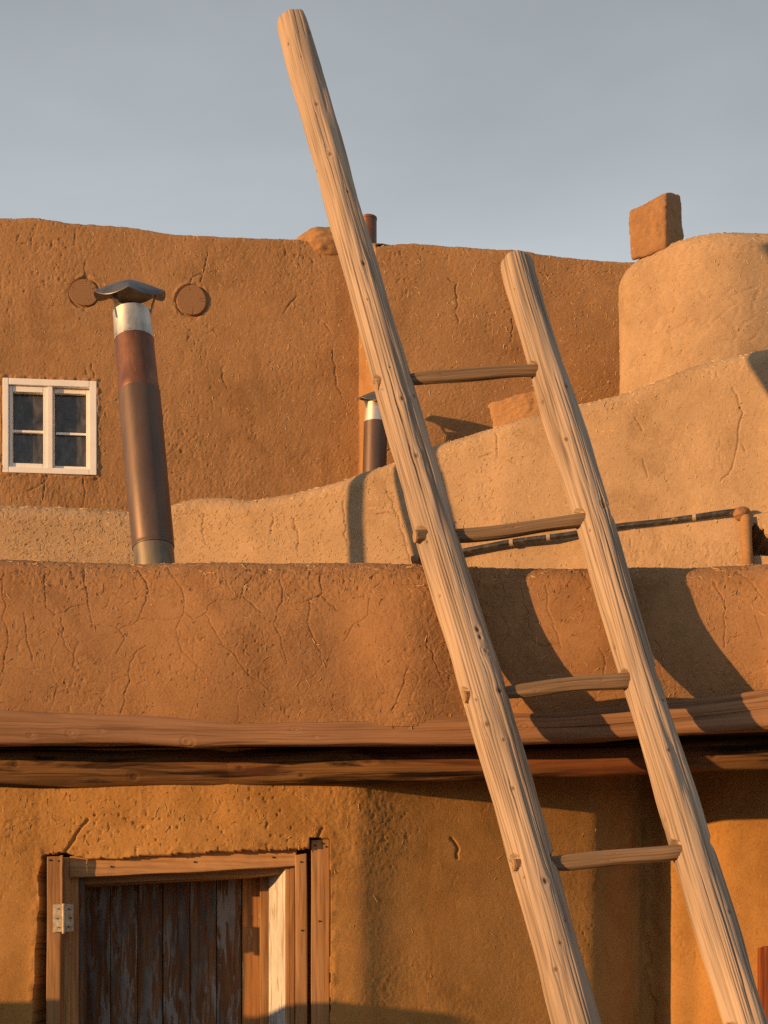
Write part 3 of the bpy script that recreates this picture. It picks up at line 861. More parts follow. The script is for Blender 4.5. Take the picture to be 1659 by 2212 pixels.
wall_surface('wall', Xw, Yw, zt, 0.0, S * .3, S * .02, (268, 3, 2, 2), M['mud_lower'], HOUSE, low_disp, straw=520, straw_mat=M['straw_dark'], back=.02, zvis=np.full_like(Xw, 1.30), straw_w=lambda px, py: .06 + (1 - sstep(600, 800, px)) * (1 - sstep(1760, 1950, py)))

# door frame and door
FR = M['frame_wood']
frame = bpy.data.objects.new('door_frame', None); link(frame, HOUSE)
frame.location = (0, 0, 0)
yg = HZ + EYE / S * F_ / 6.2                                 # picture row of the ground at the door
def gy(d): return HZ + (EYE - .015) / S * F_ / (d + LOW)
board('casing', (101, 132, 1850, 1849, 100, 131, gy(6.15), gy(6.15)), 6.15, .045, FR, frame, wob=.003, seed=3, nz=24)
board('batten', (129.5, 135, 1848, 1847, 130, 134, 1954, 1954), 6.135, .012, FR, frame, bev=.001, wob=.001, seed=9)
board('stile', (133, 151, 1852, 1852, 132, 150, gy(6.215), gy(6.215)), 6.215, .05, FR, frame, seed=4, nz=20)
board('stile', (151, 168, 1860, 1860, 150, 167, gy(6.24), gy(6.24)), 6.24, .05, FR, frame, seed=5, nz=20)
board('reveal', (168, 175, 1884, 1886, 167, 174, gy(6.26), gy(6.5)), 6.26, .02, M['plank'], frame, seed=6, depth2=6.52)
board('header', (150, 640, 1851, 1830, 150, 640, 1897, 1871), 6.205, .06, M['header_wood'], frame, wob=.0025, seed=7, nz=30)
board('header', (165, 640, 1895, 1870, 165, 640, 1912, 1886), 6.30, .20, M['header_wood'], frame, seed=8, nz=20)
board('stop', (616, 627, 1871, 1870.5, 615, 627, gy(6.24), gy(6.24)), 6.24, .03, FR, frame, seed=10, nz=18)
board('stop', (627, 637, 1870.5, 1870, 627, 637, gy(6.232), gy(6.232)), 6.232, .04, FR, frame, seed=11, nz=18)
board('jamb', (637.5, 663, 1847, 1843, 638, 664, gy(6.20), gy(6.20)), 6.20, .06, FR, frame, wob=.0015, seed=12, nz=20)
board('casing', (671, 711, 1815, 1812, 673, 712, gy(6.19), gy(6.19)), 6.19, .06, FR, frame, wob=.003, seed=13, nz=24)
board('painted_jamb', (580, 615.5, 1880, 1872, 580, 615.5, gy(6.47), gy(6.25)), 6.47, .015, M['white_board'], frame, seed=14, depth2=6.25)
board('batten', (561, 582, 1882, 1880, 562, 582, gy(6.49), gy(6.49)), 6.49, .03, FR, frame, seed=15, nz=18)
for (x, y, d) in ((108, 1858, 6.148), (127, 1860, 6.148), (681, 1826, 6.188), (697, 1822, 6.188), (704, 1829, 6.188), (240, 1872, 6.202), (420, 1862, 6.202), (590, 1852, 6.202), (650, 1862, 6.198), (652, 2010, 6.198), (690, 1990, 6.188)):
    tube('nail', [P3(x, y, LOW + d - .003), P3(x, y, LOW + d + .01)], .0032, 8, M['hole'], frame)
door = bpy.data.objects.new('door', None); link(door, HOUSE)
edges = [170, 238, 297, 352, 410, 467, 522, 566]
for i in range(7):
    mt = M['plank_bare'] if i == 6 else M['plank']
    board('plank', (edges[i] + .8, edges[i + 1] - .8, 1884, 1884, edges[i] + .8, edges[i + 1] - .8, gy(6.6), gy(6.6)), 6.555 + .006 * (i % 3), .03, mt, door, bev=.003, wob=.0008, seed=20 + i, nz=8)
# hinge left hanging on the frame
hinge = bpy.data.objects.new('hinge', None); link(hinge, HOUSE)
board('hinge_leaf', (114, 134, 1954, 1953, 114, 134, 2014, 2013), 6.142, .003, M['hinge'], hinge, bev=.0008, nz=3)
board('hinge_leaf', (141, 159, 1953, 1953, 141, 159, 2012.5, 2012), 6.135, .003, M['hinge'], hinge, bev=.0008, nz=3, depth2=6.165)
tube('knuckle', [P3(137.5, 1952, LOW + 6.13), P3(137.5, 1970, LOW + 6.13), P3(137.5, 2000, LOW + 6.13), P3(137.5, 2017, LOW + 6.13)], S * 6.13 * 3.9 / F_, 14, M['hinge'], hinge)
for (x, y, d) in ((124, 1963, 6.1405), (121, 1984, 6.1405), (124, 2003, 6.1405), (150, 1964, 6.147), (153, 1983, 6.152), (149, 2002, 6.145)):
    a = P3(x, y, LOW + d - .004); b_ = P3(x, y, LOW + d + .004)
    tube('screw', [a, b_], .0028, 10, M['hole'] if x > 140 else M['hinge'], hinge)
# neighbouring door's trim at the right edge
f2 = bpy.data.objects.new('second_door_frame', None); link(f2, HOUSE)
board('casing', (1643, 1652, 2047, 2047, 1644, 1653, gy(6.6), gy(6.6)), 6.52, .05, M['red_wood'], f2, seed=31, nz=18)
board('casing', (1652.5, 1690, 2044, 2042, 1653.5, 1692, gy(6.6), gy(6.6)), 6.505, .06, M['red_wood'], f2, wob=.002, seed=32, nz=18)
# unseen low wall added beyond the left edge to cast the low shadow by the door
xo = np.linspace(-4.2, XW(640, 6.26) - math.tan(SUN_AZ) * S * .96, 160)
Yo = np.full_like(xo, S * 5.12)
zo = EYE + S * (+.010 + .005 * vn(xo * 2, xo * 0, 95)) + .0
wall_surface('wing_wall', xo, Yo, zo, 0.0, S * .18, S * .03, (60, 6, 4, 20), M['mud_lower'], HOUSE, lambda s, t, Pt: mud(s, t, 410, big=.004, mid=.002), back=1.4)

# ------------------------------------------------------------------ upper house behind
BS = .10
def back_d(x, jog=0.0):
    k = (x - CX) / F_
    return (9.75 - jog) / (1 - BS * k)
UP = empty('upper_adobe_house', P3(500, 1200, 9.8) * np.array([1, 1, 0]) + np.array([0, 0, 2.62]), 'tall ochre adobe house behind, with white window and two round log ends', 'house')
xk = xsamp(-330, 1760, 2.0, b=1480)
jog = .30 * sstep(775, 812, xk)
dk = back_d(xk, 0) - jog
Xk, Yk = XW(xk, dk), S * dk
ytk = interp([(-330, 455), (0, 472), (120, 479), (200, 487), (330, 497), (400, 508), (540, 516), (640, 516), (700, 520), (760, 528), (812, 530), (830, 526), (865, 523), (920, 526), (1000, 535), (1100, 545), (1160, 551), (1250, 560), (1360, 566), (1500, 572), (1760, 580)], xk)
ztk = ZW(ytk, dk + .055) + .002 * vn(xk / 14, xk * 0, 97) + .006 * vn(xk / 70, xk * 0, 98)
BC = [[(450, 532), (448, 570), (440, 590), (432, 608)], [(440, 590), (412, 600), (406, 622)], [(65, 500), (66, 530)], [(162, 505), (160, 530)], [(92, 1010), (96, 1050), (90, 1090)], [(182, 1035), (185, 1070), (180, 1100)],
      [(718, 760), (722, 810), (735, 850)], [(984, 610), (985, 650), (990, 700)], [(984, 610), (965, 600)], [(190, 560), (185, 580), (180, 602)], [(100, 1040), (60, 1060)], [(202, 785), (200, 815)], [(187, 790), (186, 812)], [(480, 810), (490, 840)], [(700, 700), (715, 720)], [(1110, 690), (1100, 740)], [(640, 640), (610, 680)]]
WIN = (5, 209, 817, 1031)
def back_disp(s, t, Pt):
    px, py = pic(Pt)
    top = 1 - sstep(480, 680, py)
    crest = 1.0
    rough = .75 + .35 * top + .5 * sstep(0, .6, fbm(s * 1.8, t * 1.8, 2, 71))
    rough = rough + .8 * sstep(1015, 1045, py) * (1 - sstep(210, 320, px))
    h = mud(s, t, 500, big=.010, mid=.0016, fine=.0008, rough=rough, straw=15000, samp=.0012, vert=.4)
    wx = px + 4 * fbm(s * 20, t * 20, 2, 72); wy = py + 4 * fbm(s * 20 + 3, t * 20, 2, 73)
    d = seg_dist(wx, wy, BC, 24)
    h = h - .0065 * np.exp(-(d / 1.0) ** 2)
    for (vx_, vy_, vr_) in ((181, 633, 31.5), (414, 650, 33.5)):
        dv_ = np.hypot(px - vx_, py - vy_) - vr_ * (1 + .04 * vn(s * 9, t * 9, 79))
        h = h - .010 * np.exp(-(dv_ / 1.8) ** 2) + .004 * np.exp(-((dv_ - 5) / 4) ** 2) * (.4 + fbm(s * 30, t * 30, 2, 78))
    dwn = np.maximum(np.maximum(WIN[0] - px, px - WIN[1] - 1), np.maximum(WIN[2] + .055 * px - 4 - py, py - 1021 - .05 * px))
    h = h - .07 * (1 - sstep(-7, -3, dwn))
    h = h + .006 * np.exp(-((dwn - 2) / 3.5) ** 2) * (.5 + fbm(s * 40, t * 40, 2, 74))
    return h
wall_surface('wall', Xk, Yk, ztk, 2.6, S * .5, S * .07, (345, 14, 5, 5), M['mud_back'], UP, back_disp, rz=S * .05, straw=2600, straw_mat=M['straw'], zvis=ZW(interp([(-330, 1130), (400, 1115), (700, 1080), (1000, 980), (1400, 870), (1760, 800)], xk), dk))
box('roof', -3.2, 3.2, S * 10.6, S * 14, 4.75, 4.9, M['roof'], UP, bev=.01)
# mud lump on its parapet
def lump_(name, c, rad, mat, parent, seed, n=40, amp=.12):
    bm = bmesh.new(); bmesh.ops.create_icosphere(bm, subdivisions=5, radius=1)
    for v in bm.verts:
        q = v.co.copy()
        k = 1 + amp * mnoise.fractal(q * 2.2 + Vector((seed, 0, 0)), .8, 2.1, 5)
        v.co = Vector((c[0] + q.x * rad[0] * k, c[1] + q.y * rad[1] * k, c[2] + q.z * rad[2] * k))
    for f in bm.faces: f.smooth = True
    me = bpy.data.meshes.new(name); bm.to_mesh(me); bm.free(); me.materials.append(mat)
    return link(bpy.data.objects.new(name, me), parent)
lump_('mud_mound', P3(705, 548, 9.88), (S * .23, S * .20, S * .145), M['mud_back'], UP, 3)
# log ends
wdir = np.array([1, BS, 0]) / math.hypot(1, BS); wnrm = np.array([BS, -1, 0]) / math.hypot(1, BS)
def viga(x, y, rp, out, seed):
    d = back_d(x); c = P3(x, y, d); r = S * d * rp / F_
    n = 200; th = np.linspace(0, 2 * np.pi, n, endpoint=False)
    rs = np.random.RandomState(seed)
    rr = r * (1 + .03 * np.sin(2 * th + seed) + .025 * np.sin(3 * th + seed * 2))
    rows_ = []; uvs = []
    prof = [(1.0, -.25), (1.0, out - .006), (.97, out)] + [(q, out) for q in np.linspace(.92, .06, 16)]
    cracks = [(rs.uniform(0, 6.28), rs.uniform(.45, .95), rs.uniform(.3, .6)) for _ in range(16)]
    for (f, o) in prof:
        dep = np.zeros(n)
        if f < .99:
            for (ca, c0, cw) in cracks:
                dd = np.abs((th - ca + np.pi) % (2 * np.pi) - np.pi)
                dep += (f > c0) * np.exp(-(dd * f / (.014 * cw)) ** 2) * .0025
        Pq = c + (wdir[None] * (np.cos(th) * rr * f)[:, None]) + np.array([[0, 0, 1.0]]) * (np.sin(th) * rr * f)[:, None] + wnrm[None] * (o - dep)[:, None]
        rows_.append(Pq); uvs.append(np.stack([np.cos(th) * f, np.sin(th) * f], -1))
    V = np.array(rows_); m_ = len(prof)
    fs = grid_faces(m_, n).tolist() + [[i * n + n - 1, (i + 1) * n + n - 1, (i + 1) * n, i * n] for i in range(m_ - 1)] + [[(m_ - 1) * n + i for i in range(n)]]
    o = meshobj('viga', V.reshape(-1, 3), fs, M['log_end'], UP, uv=np.array(uvs).reshape(-1, 2))
    bm = bmesh.new(); bm.from_mesh(o.data); bmesh.ops.recalc_face_normals(bm, faces=list(bm.faces))
    for e in bm.edges:
        if e.calc_face_angle(0) > .8: e.smooth = False
    bm.to_mesh(o.data); bm.free()
viga(181, 633, 30, .009, 2)
viga(414, 650, 32, .012, 5)

# window, in the plane of the wall: u along the wall, w up, o outward
dA, dB = back_d(5), back_d(208)
oA = P3(6, 1021, dA); oB = P3(209, 1031, dB)
ww = np.linalg.norm((oB - oA)[:2]); wh = ZW(817, dA) - oA[2]
win = bpy.data.objects.new('window', None); link(win, UP)
def wbox(name, u0, u1, w0, w1, o0, o1, mat, bev=.003):
    o = box(name, u0, u1, -o1, -o0, w0, w1, mat, None, bev)
    ang = math.atan(BS)
    mt = Matrix.Translation(Vector(oA)) @ Matrix.Rotation(ang, 4, 'Z')
    o.data.transform(mt)
    o.parent = win; o.matrix_parent_inverse = Matrix.Identity(4)
    return o
fw = .030
wbox('frame', 0, fw, 0, wh, -.045, .010, M['white']); wbox('frame', ww - fw - .006, ww, 0, wh, -.045, .010, M['white'])
wbox('frame', fw + .001, ww - fw - .007, 0, fw, -.045, .0095, M['white']); wbox('frame', fw + .001, ww - fw - .007, wh - fw * 1.1, wh, -.045, .0095, M['white'])
um = ww * .475
wbox('mullion', um, um + .026, fw + .001, wh - fw * 1.1 - .001, -.045, .004, M['white'])
for (a, b_, ins, o_) in ((fw + .002, um - .001, .022, -.006), (um + .027, ww - fw - .008, .018, -.020)):
    z0, z1 = fw + .002, wh - fw * 1.1 - .002
    for q in ((a, a + ins * (.6 if ins > .02 else .15) + .002, z0, z1), (b_ - ins, b_, z0, z1), (a + ins * .6 + .003 if ins > .02 else a + ins * .15 + .003, b_ - ins - .001, z0, z0 + ins), (a + ins * .6 + .003 if ins > .02 else a + ins * .15 + .003, b_ - ins - .001, z1 - ins * 1.3, z1)):
        wbox('sash', q[0], q[1], q[2], q[3], -.045, o_, M['white'], .002)
    zm = z0 + (z1 - z0) * .455
    wbox('muntin', a + .012, b_ - ins, zm - .006, zm + .006, -.040, o_ - .012, M['white'], .0015)
    wbox('pane', a + .004, b_ - .004, z0 + .004, z1 - .004, -.052, -.046 + (.006 if ins > .02 else 0), M['glass'], 0)

# ------------------------------------------------------------------ tan stepped wall
TAN = empty('tan_parapet_wall', P3(900, 1210, 7.9) * np.array([1, 1, 0]) + np.array([0, 0, 2.62]), 'tan mud wall climbing to the right behind the front parapet', 'wall')
xt = xsamp(-300, 1860, 2.0)
def tan_d(x):
    k = (x - CX) / F_
    # left stretch faces the viewer, right stretch runs towards him
    X0, D0, sl = -1.25, 8.69, -.33
    dl = 8.69 + 0 * k
    dr = (D0 - sl * X0) / (1 - sl * k)
    return np.where(k * 8.69 < X0, dl, dr)
dt_ = smooth1(tan_d(xt), 61)
Xt, Yt = XW(xt, dt_), S * dt_
ytt = interp([(-300, 1090), (0, 1093), (180, 1096), (290, 1101), (340, 1095), (380, 1084), (430, 1074), (480, 1077), (525, 1086), (560, 1081), (640, 1062), (700, 1046), (740, 1034), (775, 1020), (830, 1003), (930, 965), (1050, 926), (1150, 896), (1240, 876), (1330, 851), (1420, 820), (1500, 792), (1580, 776), (1640, 763), (1700, 755), (1860, 740)], xt)
ztt = ZW(smooth1(ytt, 31), dt_ + .09) + .0012 * vn(xt / 13, xt * 0, 99)
TC = [[(1580, 838), (1590, 860), (1602, 885), (1600, 920), (1596, 950), (1588, 985), (1580, 1010), (1560, 1035)], [(1596, 950), (1612, 975)], [(835, 1060), (850, 1085), (860, 1110), (868, 1145), (880, 1180), (886, 1212)], [(860, 1110), (838, 1108), (815, 1112)], [(1073, 935), (1075, 960), (1074, 985)], [(1040, 985), (1060, 980), (1090, 990), (1115, 1000)],
      [(438, 1110), (436, 1140), (440, 1175)], [(636, 1120), (640, 1150), (645, 1190)], [(590, 1110), (585, 1150)], [(740, 1080), (745, 1130), (750, 1180)], [(1240, 1000), (1245, 1060), (1240, 1100)], [(985, 1130), (1010, 1140)], [(1390, 990), (1400, 1030)], [(1370, 900), (1385, 930)]]
def tan_disp(s, t, Pt):
    px, py = pic(Pt)
    tp = interp(np.stack([xt, ytt], -1), px)
    top = 1 - sstep(8, 75, py - tp)
    pl = interp([(890, 1222), (1000, 1196), (1250, 1158), (1400, 1138), (1590, 1116), (1700, 1100)], px)   # underside line of the pipe
    led = sstep(-2, 8, py - pl) * sstep(1180, 1330, px)
    rough = .35 + .75 * top + 1.3 * led * sstep(1150, 1190, py) + .4 * sstep(.1, .6, fbm(s * 2.4, t * 2.4, 2, 171))
    h = mud(s, t, 600, big=.010, mid=.0020, fine=.0011, rough=rough, straw=10000, samp=.0012)
    wx = px + 4 * fbm(s * 20, t * 20, 2, 172); wy = py + 4 * fbm(s * 20 + 3, t * 20, 2, 173)
    d = seg_dist(wx, wy, TC, 24)
    h = h - .007 * np.exp(-(d / 1.5) ** 2)
    v = voro_edge((s + .03 * fbm(s * 9, t * 9, 2, 187)) * 8, (t + .03 * fbm(s * 9 + 5, t * 9, 2, 188)) * 6, 9)
    h = h - .0030 * np.exp(-(v / .03) ** 2) * sstep(.2, .55, vn(s * 2.2, t * 2.4, 189))
    h = h + led * .045
    wob = 9 * fbm(s * 16, t * 16, 3, 175)
    hole = (px + wob > interp([(1130, 1640), (1150, 1626), (1180, 1622), (1206, 1624), (1230, 1640)], py)) & (py + wob > interp([(1600, 1110), (1640, 1150), (1700, 1165)], px)) & (py < 1204 + wob * .3) & (px > 1618)
    ex = np.zeros(Pt.shape); ex[..., 1] = np.where(hole, .22, 0)
    return np.where(hole, h * .3, h), ex
_, Ptan = wall_surface('wall', Xt, Yt, ztt, 2.6, S * .34, S * .13, (165, 28, 8, 8), M['mud_tan'], TAN, tan_disp, rz=S * .10, straw=4200, straw_mat=M['straw'], back=.5, zvis=ZW(np.full_like(Xt, 1228), dt_))

# drain pipe on the tan wall
DR = empty('drain_pipe', P3(1612, 1215, 7.4), 'black plastic pipe run along the tan wall into a mud caked elbow', 'pipe')
def tp3(x, y, off): return P3(x, y, float(tan_d(np.array([x], float))[0]) - off)
ctrl = [(905, 1207), (1000, 1190), (1100, 1173), (1250, 1151), (1340, 1138), (1470, 1121), (1592, 1106)]
pts = []
for q in np.linspace(905, 1592, 60):
    y = interp(ctrl, q) + 1.2 * math.sin(q / 37)
    pts.append(tp3(q, y, .045))
tube('pipe', pts, S * 7.6 * 7.0 / F_, 18, M['black_pipe'], DR)
for x in (1105, 1500, 1185):
    a, b_ = tp3(x - 4, interp(ctrl, x - 4), .045), tp3(x + 4, interp(ctrl, x + 4), .045)
    tube('coupling', [a, b_], S * 7.6 * 8.4 / F_, 18, M['ring'], DR)
tube('end_fitting', [tp3(890, 1210, .045), tp3(897, 1208.5, .045), tp3(906, 1207, .045)], [S * 8 * 8.5 / F_, S * 8 * 9.5 / F_, S * 8 * 8.0 / F_], 18, M['clay'], DR)
el = lump_('elbow', tp3(1603, 1110, .05), (S * 7.4 * 19 / F_, S * .04, S * 7.4 * 16 / F_), M['clay'], DR, 8, amp=.08)
tube('downpipe', [tp3(1611, 1116, .06), tp3(1613, 1160, .075), tp3(1615, 1225, .08)], [S * 7.3 * 13 / F_, S * 7.3 * 11.5 / F_, S * 7.3 * 12 / F_], 20, M['mud_back'], DR)

# ------------------------------------------------------------------ tan chimney block with two adobe bricks
CH = empty('adobe_chimney_block', P3(1500, 1210, 8.3) * np.array([1, 1, 0]) + np.array([0, 0, 2.62]), 'rounded tan adobe block with an adobe brick balanced on top', 'chimney')
poly = np.array([P3(1331, 700, 8.47)[:2], P3(1530, 700, 8.17)[:2], P3(1850, 700, 8.20)[:2], P3(1850, 700, 9.3)[:2], P3(1400, 700, 9.4)[:2]])
def round_poly(pl, rad, n):
    out = []
    m_ = len(pl)
    for i in range(m_):
        a, b_, c = pl[i - 1], pl[i], pl[(i + 1) % m_]
        r = rad[i]
        u, v = (a - b_) / np.linalg.norm(a - b_), (c - b_) / np.linalg.norm(c - b_)
        p0, p1 = b_ + u * r, b_ + v * r
        for t_ in np.linspace(0, 1, 20):
            out.append((1 - t_) ** 2 * p0 + 2 * t_ * (1 - t_) * b_ + t_ ** 2 * p1)
    out = np.array(out + [out[0]])
    s_ = np.concatenate([[0], np.cumsum(np.linalg.norm(np.diff(out, axis=0), axis=1))])
    q = np.linspace(0, s_[-1], n, endpoint=False)
    return np.stack([np.interp(q, s_, out[:, 0]), np.interp(q, s_, out[:, 1])], -1), q
nu = 440
ring, sarc = round_poly(poly, [S * .08, S * .27, S * .3, S * .3, S * .25], nu)
cen = P3(1600, 700, 8.6)[:2]
zc = ZW(486, 8.28)
nv1, nv2 = 130, 44
rows_ = []
tv = []
for k in range(nv1):
    f = k / nv1
    zv_ = ZW(880, 8.4)
    z = 2.6 + (zv_ - 2.6) * k / 6 if k < 6 else zv_ + (zc - S * .22 - zv_) * (k - 6) / (nv1 - 6)
    f = (z - 2.6) / (zc - S * .22 - 2.6)
    sc = 1 + .03 * (1 - f) ** 2 - .012 * f ** 3
    rows_.append((ring - cen) * sc + cen); tv.append(z)
P_ = []
for q, z in zip(rows_, tv): P_.append(np.concatenate([q, np.full((nu, 1), z)], 1))
last_ = rows_[-1]
for k in range(nv2):
    a = k / (nv2 - 1)
    ang = a * math.pi / 2
    inset = S * .15 * (1 - math.cos(ang) ** .9)
    dirv = last_ - cen; ld = np.linalg.norm(dirv, axis=1, keepdims=True)
    q = cen + dirv * np.clip(1 - inset / ld, .05, 1)
    P_.append(np.concatenate([q, np.full((nu, 1), zc - S * .22 + S * .18 * math.sin(ang) ** .9)], 1))
q0 = P_[-1][:, :2]; z0_ = P_[-1][0, 2]
for f in np.linspace(.93, .04, 22):
    P_.append(np.concatenate([cen + (q0 - cen) * f, np.full((nu, 1), z0_ + S * .02 * (1 - f ** 2))], 1))
Pb = np.array(P_).transpose(1, 0, 2)
fall = sstep(XW(1470, 8.3), XW(1320, 8.45), Pb[..., 0]) * sstep(zc - S * .6, zc, Pb[..., 2])
Pb[..., 2] -= S * .07 * fall
tarc = np.concatenate([[0], np.cumsum(np.linalg.norm(np.diff(Pb[nu // 3], axis=0), axis=1))])
Sg, Tg = np.meshgrid(sarc, tarc, indexing='ij')
Nn = normals(Pb, wrap=True)
if (Nn[:, nv1 // 2, :2] * (Pb[:, nv1 // 2, :2] - cen)).sum() < 0: Nn = -Nn; flp = True
else: flp = False
top_ = sstep(zc - S * .3, zc - S * .1, Pb[..., 2])
hb_ = mud(Sg, Tg, 700, big=.010, mid=.0022, fine=.0012, rough=.45 + 1.0 * top_, straw=5000, samp=.0015)
vv = voro_edge((Sg + .03 * fbm(Sg * 12, Tg * 12, 2, 287)) * 13, (Tg + .03 * fbm(Sg * 12 + 5, Tg * 12, 2, 288)) * 9, 19)
hb_ = hb_ - .0042 * np.exp(-(vv / .045) ** 2) * sstep(-.25, .3, vn(Sg * 3.2, Tg * 3.4, 289))
Pb = Pb + Nn * hb_[..., None]
meshobj('block', Pb.reshape(-1, 3), grid_faces(nu, Pb.shape[1], flp, wrap=True), M['mud_tan'], CH)
N2 = normals(Pb, wrap=True); N2 = -N2 if flp else N2
wgt = np.ones(Pb.shape[:2]); wgt[:, -30:] = 0; wgt[:, :6] = 0
scatter_straw('straw', Pb, N2, 1600, M['straw'], CH, 77, weight=wgt)

def adobe_brick(name, near_t, left_t, right_t, near_b, left_b, right_b, label, seed, amp=.006, rnd=.16):
    near_t, left_t, right_t, near_b, left_b, right_b = map(np.asarray, (near_t, left_t, right_t, near_b, left_b, right_b))
    far_t, far_b = left_t + right_t - near_t, left_b + right_b - near_b
    bm = bmesh.new(); bmesh.ops.create_cube(bm, size=2)
    bmesh.ops.subdivide_edges(bm, edges=list(bm.edges), cuts=31, use_grid_fill=True)
    size = np.linalg.norm(left_t - near_t)
    for v in bm.verts:
        q = np.array(v.co)
        p = 10.0
        l = (np.abs(q) ** p).sum() ** (1 / p)
        q = q / l
        u, w, z = (q[0] + 1) / 2, (q[1] + 1) / 2, (q[2] + 1) / 2
        tp = (near_t * (1 - u) + left_t * u) * (1 - w) + (right_t * (1 - u) + far_t * u) * w
        bt_ = (near_b * (1 - u) + left_b * u) * (1 - w) + (right_b * (1 - u) + far_b * u) * w
        c = tp * z + bt_ * (1 - z)
        ctr = (near_t + far_b) / 2
        d = c - ctr; d /= np.linalg.norm(d)
        k = amp * 1.7 * mnoise.fractal(Vector(c * 9) + Vector((seed, 0, 0)), .7, 2.0, 3) + amp * .6 * mnoise.fractal(Vector(c * 50), .6, 2.0, 4)
        v.co = Vector(c + d * k)
    bmesh.ops.recalc_face_normals(bm, faces=list(bm.faces))
    for f in bm.faces: f.smooth = True
    me = bpy.data.meshes.new(name); bm.to_mesh(me); bm.free(); me.materials.append(M['brick'])
    o = bpy.data.objects.new(name, me); COL.objects.link(o)
    return tag(o, label, 'brick', 'loose adobe bricks on the walls')
adobe_brick('adobe_brick', P3(1441, 413, 8.34), P3(1354, 455, 8.47), P3(1473, 416, 8.60), P3(1440, 540, 8.34), P3(1361, 565, 8.47), P3(1480, 524, 8.60),
            'reddish adobe brick balanced on the rounded tan block against the sky', 1)
db = float(tan_d(np.array([1110.0]))[0]) + .05
adobe_brick('adobe_brick', P3(1172, 836, db - .04), P3(1050, 871, db + .10), P3(1215, 846, db + .10), P3(1182, 898, db - .04), P3(1062, 928, db + .10), P3(1222, 890, db + .10),
            'reddish adobe brick lying on the sloping tan wall behind the ladder', 4, amp=.008)

# ------------------------------------------------------------------ stovepipes
def rain_cap(parent, c, axis, rad, hgt, droop, phase, nfold=5, mat=None):
    T = np.asarray(axis) / np.linalg.norm(axis)
    f = np.array([0.0, -1.0, 0.0]); e1 = f - (T @ f) * T; e1 /= np.linalg.norm(e1); e2 = np.cross(T, e1)
    nt_, nr = 120, 18
    th = np.linspace(0, 2 * np.pi, nt_, endpoint=False)
    fold = np.abs(np.sin((th - phase) * nfold / 2))           # 0 on a crease, 1 mid panel
    rows_ = []
    for k in range(nr):
        q = .02 + .98 * k / (nr - 1)
        rr = rad * q * (1 - .07 * (fold - .5) * q)
        z = hgt * (1 - q ** 1.25) - droop * fold * q ** 2.5 - droop * .55 * sstep(.9, 1.0, np.array(q)) * fold + droop * .15 * q * (1 - fold) ** 6
        rows_.append(c + rr[:, None] * (np.cos(th)[:, None] * e1 + np.sin(th)[:, None] * e2) + z[:, None] * T)
    for k in range(nr - 1, -1, -1):
        rows_.append(rows_[k] - T * .0018)
    V = np.array(rows_); m_ = len(rows_)
    fs = grid_faces(m_, nt_).tolist() + [[i * nt_ + nt_ - 1, (i + 1) * nt_ + nt_ - 1, (i + 1) * nt_, i * nt_] for i in range(m_ - 1)]
    fs += [list(range(nt_))[::-1], [(m_ - 1) * nt_ + i for i in range(nt_)]]
    o = meshobj('rain_cap', V.reshape(-1, 3), fs, mat or M['cap'], parent)
    bm = bmesh.new(); bm.from_mesh(o.data); bmesh.ops.recalc_face_normals(bm, faces=list(bm.faces))
    for e in bm.edges:
        if e.calc_face_angle(0) > .5: e.smooth = False
    bm.to_mesh(o.data); bm.free()
    return o, e1, e2
def strap(parent, a, b_, w, tdir, mat):
    a, b_ = np.asarray(a), np.asarray(b_)
    d = (b_ - a) / np.linalg.norm(b_ - a)
    e = tdir - (tdir @ d) * d; e /= np.linalg.norm(e)
    n_ = np.cross(d, e)
    V = []
    for p in (a, (a + b_) / 2 + n_ * .002, b_):
        for sx in (-1, 1):
            for sy in (-1, 1): V.append(p + e * w * sx + n_ * .001 * sy)
    fs = []
    for k in (0, 4):
        fs += [[k, k + 1, k + 5, k + 4], [k + 2, k + 6, k + 7, k + 3], [k, k + 4, k + 6, k + 2], [k + 1, k + 3, k + 7, k + 5]]
    fs += [[0, 2, 3, 1], [8, 9, 11, 10]]
    return meshobj('cap_strap', np.array(V), fs, mat, parent, smooth=False)

b1, t1 = P3(334, 1212, 7.312), P3(284, 668, 7.505)
ax = (t1 - b1); lenp = np.linalg.norm(ax); axu = ax / lenp
base1 = b1 - axu * ((b1[2] - 2.60) / axu[2])
ST = empty('stovepipe', base1, 'tall rusty stovepipe leaning left beside the white window', 'stovepipe')
pxm = S * 7.29 / F_
def ys1(y): return b1 + ax * (1212 - (y + 10 * min(1, (1212 - y) / 300))) / (1212 - 668)
hollow('base_collar', base1, ys1(1181), [(0, 43.5 * pxm), (.96, 43.5 * pxm), (1, 44.2 * pxm)], 48, M['pipe_base'], ST)
hollow('lower_pipe', ys1(1184), ys1(842), [(0, 45.6 * pxm), (.012, 46 * pxm), (.02, 45 * pxm), (.03, 46 * pxm), (.5, 46 * pxm), (1, 46.4 * pxm)], 48, M['pipe'], ST, wob=.004)
hollow('upper_pipe', ys1(848), ys1(724), [(0, 44.6 * pxm), (.07, 44.4 * pxm), (.09, 45.2 * pxm), (.115, 44.4 * pxm), (.14, 45.2 * pxm), (.17, 43.8 * pxm), (1, 43 * pxm)], 48, M['rust'], ST)
hollow('top_collar', ys1(728), ys1(668), [(0, 43.6 * pxm), (.03, 43.4 * pxm), (.96, 42.2 * pxm), (1, 42.6 * pxm)], 48, M['galv'], ST)
capc = ys1(616)
_, e1, e2 = rain_cap(ST, capc - axu * .012, axu + np.array([.09, -.40, 0]), 79 * pxm, .052, .013, .12)
strap(ST, ys1(690) - e2 * 0 + np.array([-26 * pxm, -32 * pxm, 0]), ys1(614) + np.array([-31 * pxm, -24 * pxm, -.008]), .011, np.array([1.0, .3, 0]), M['galv'])
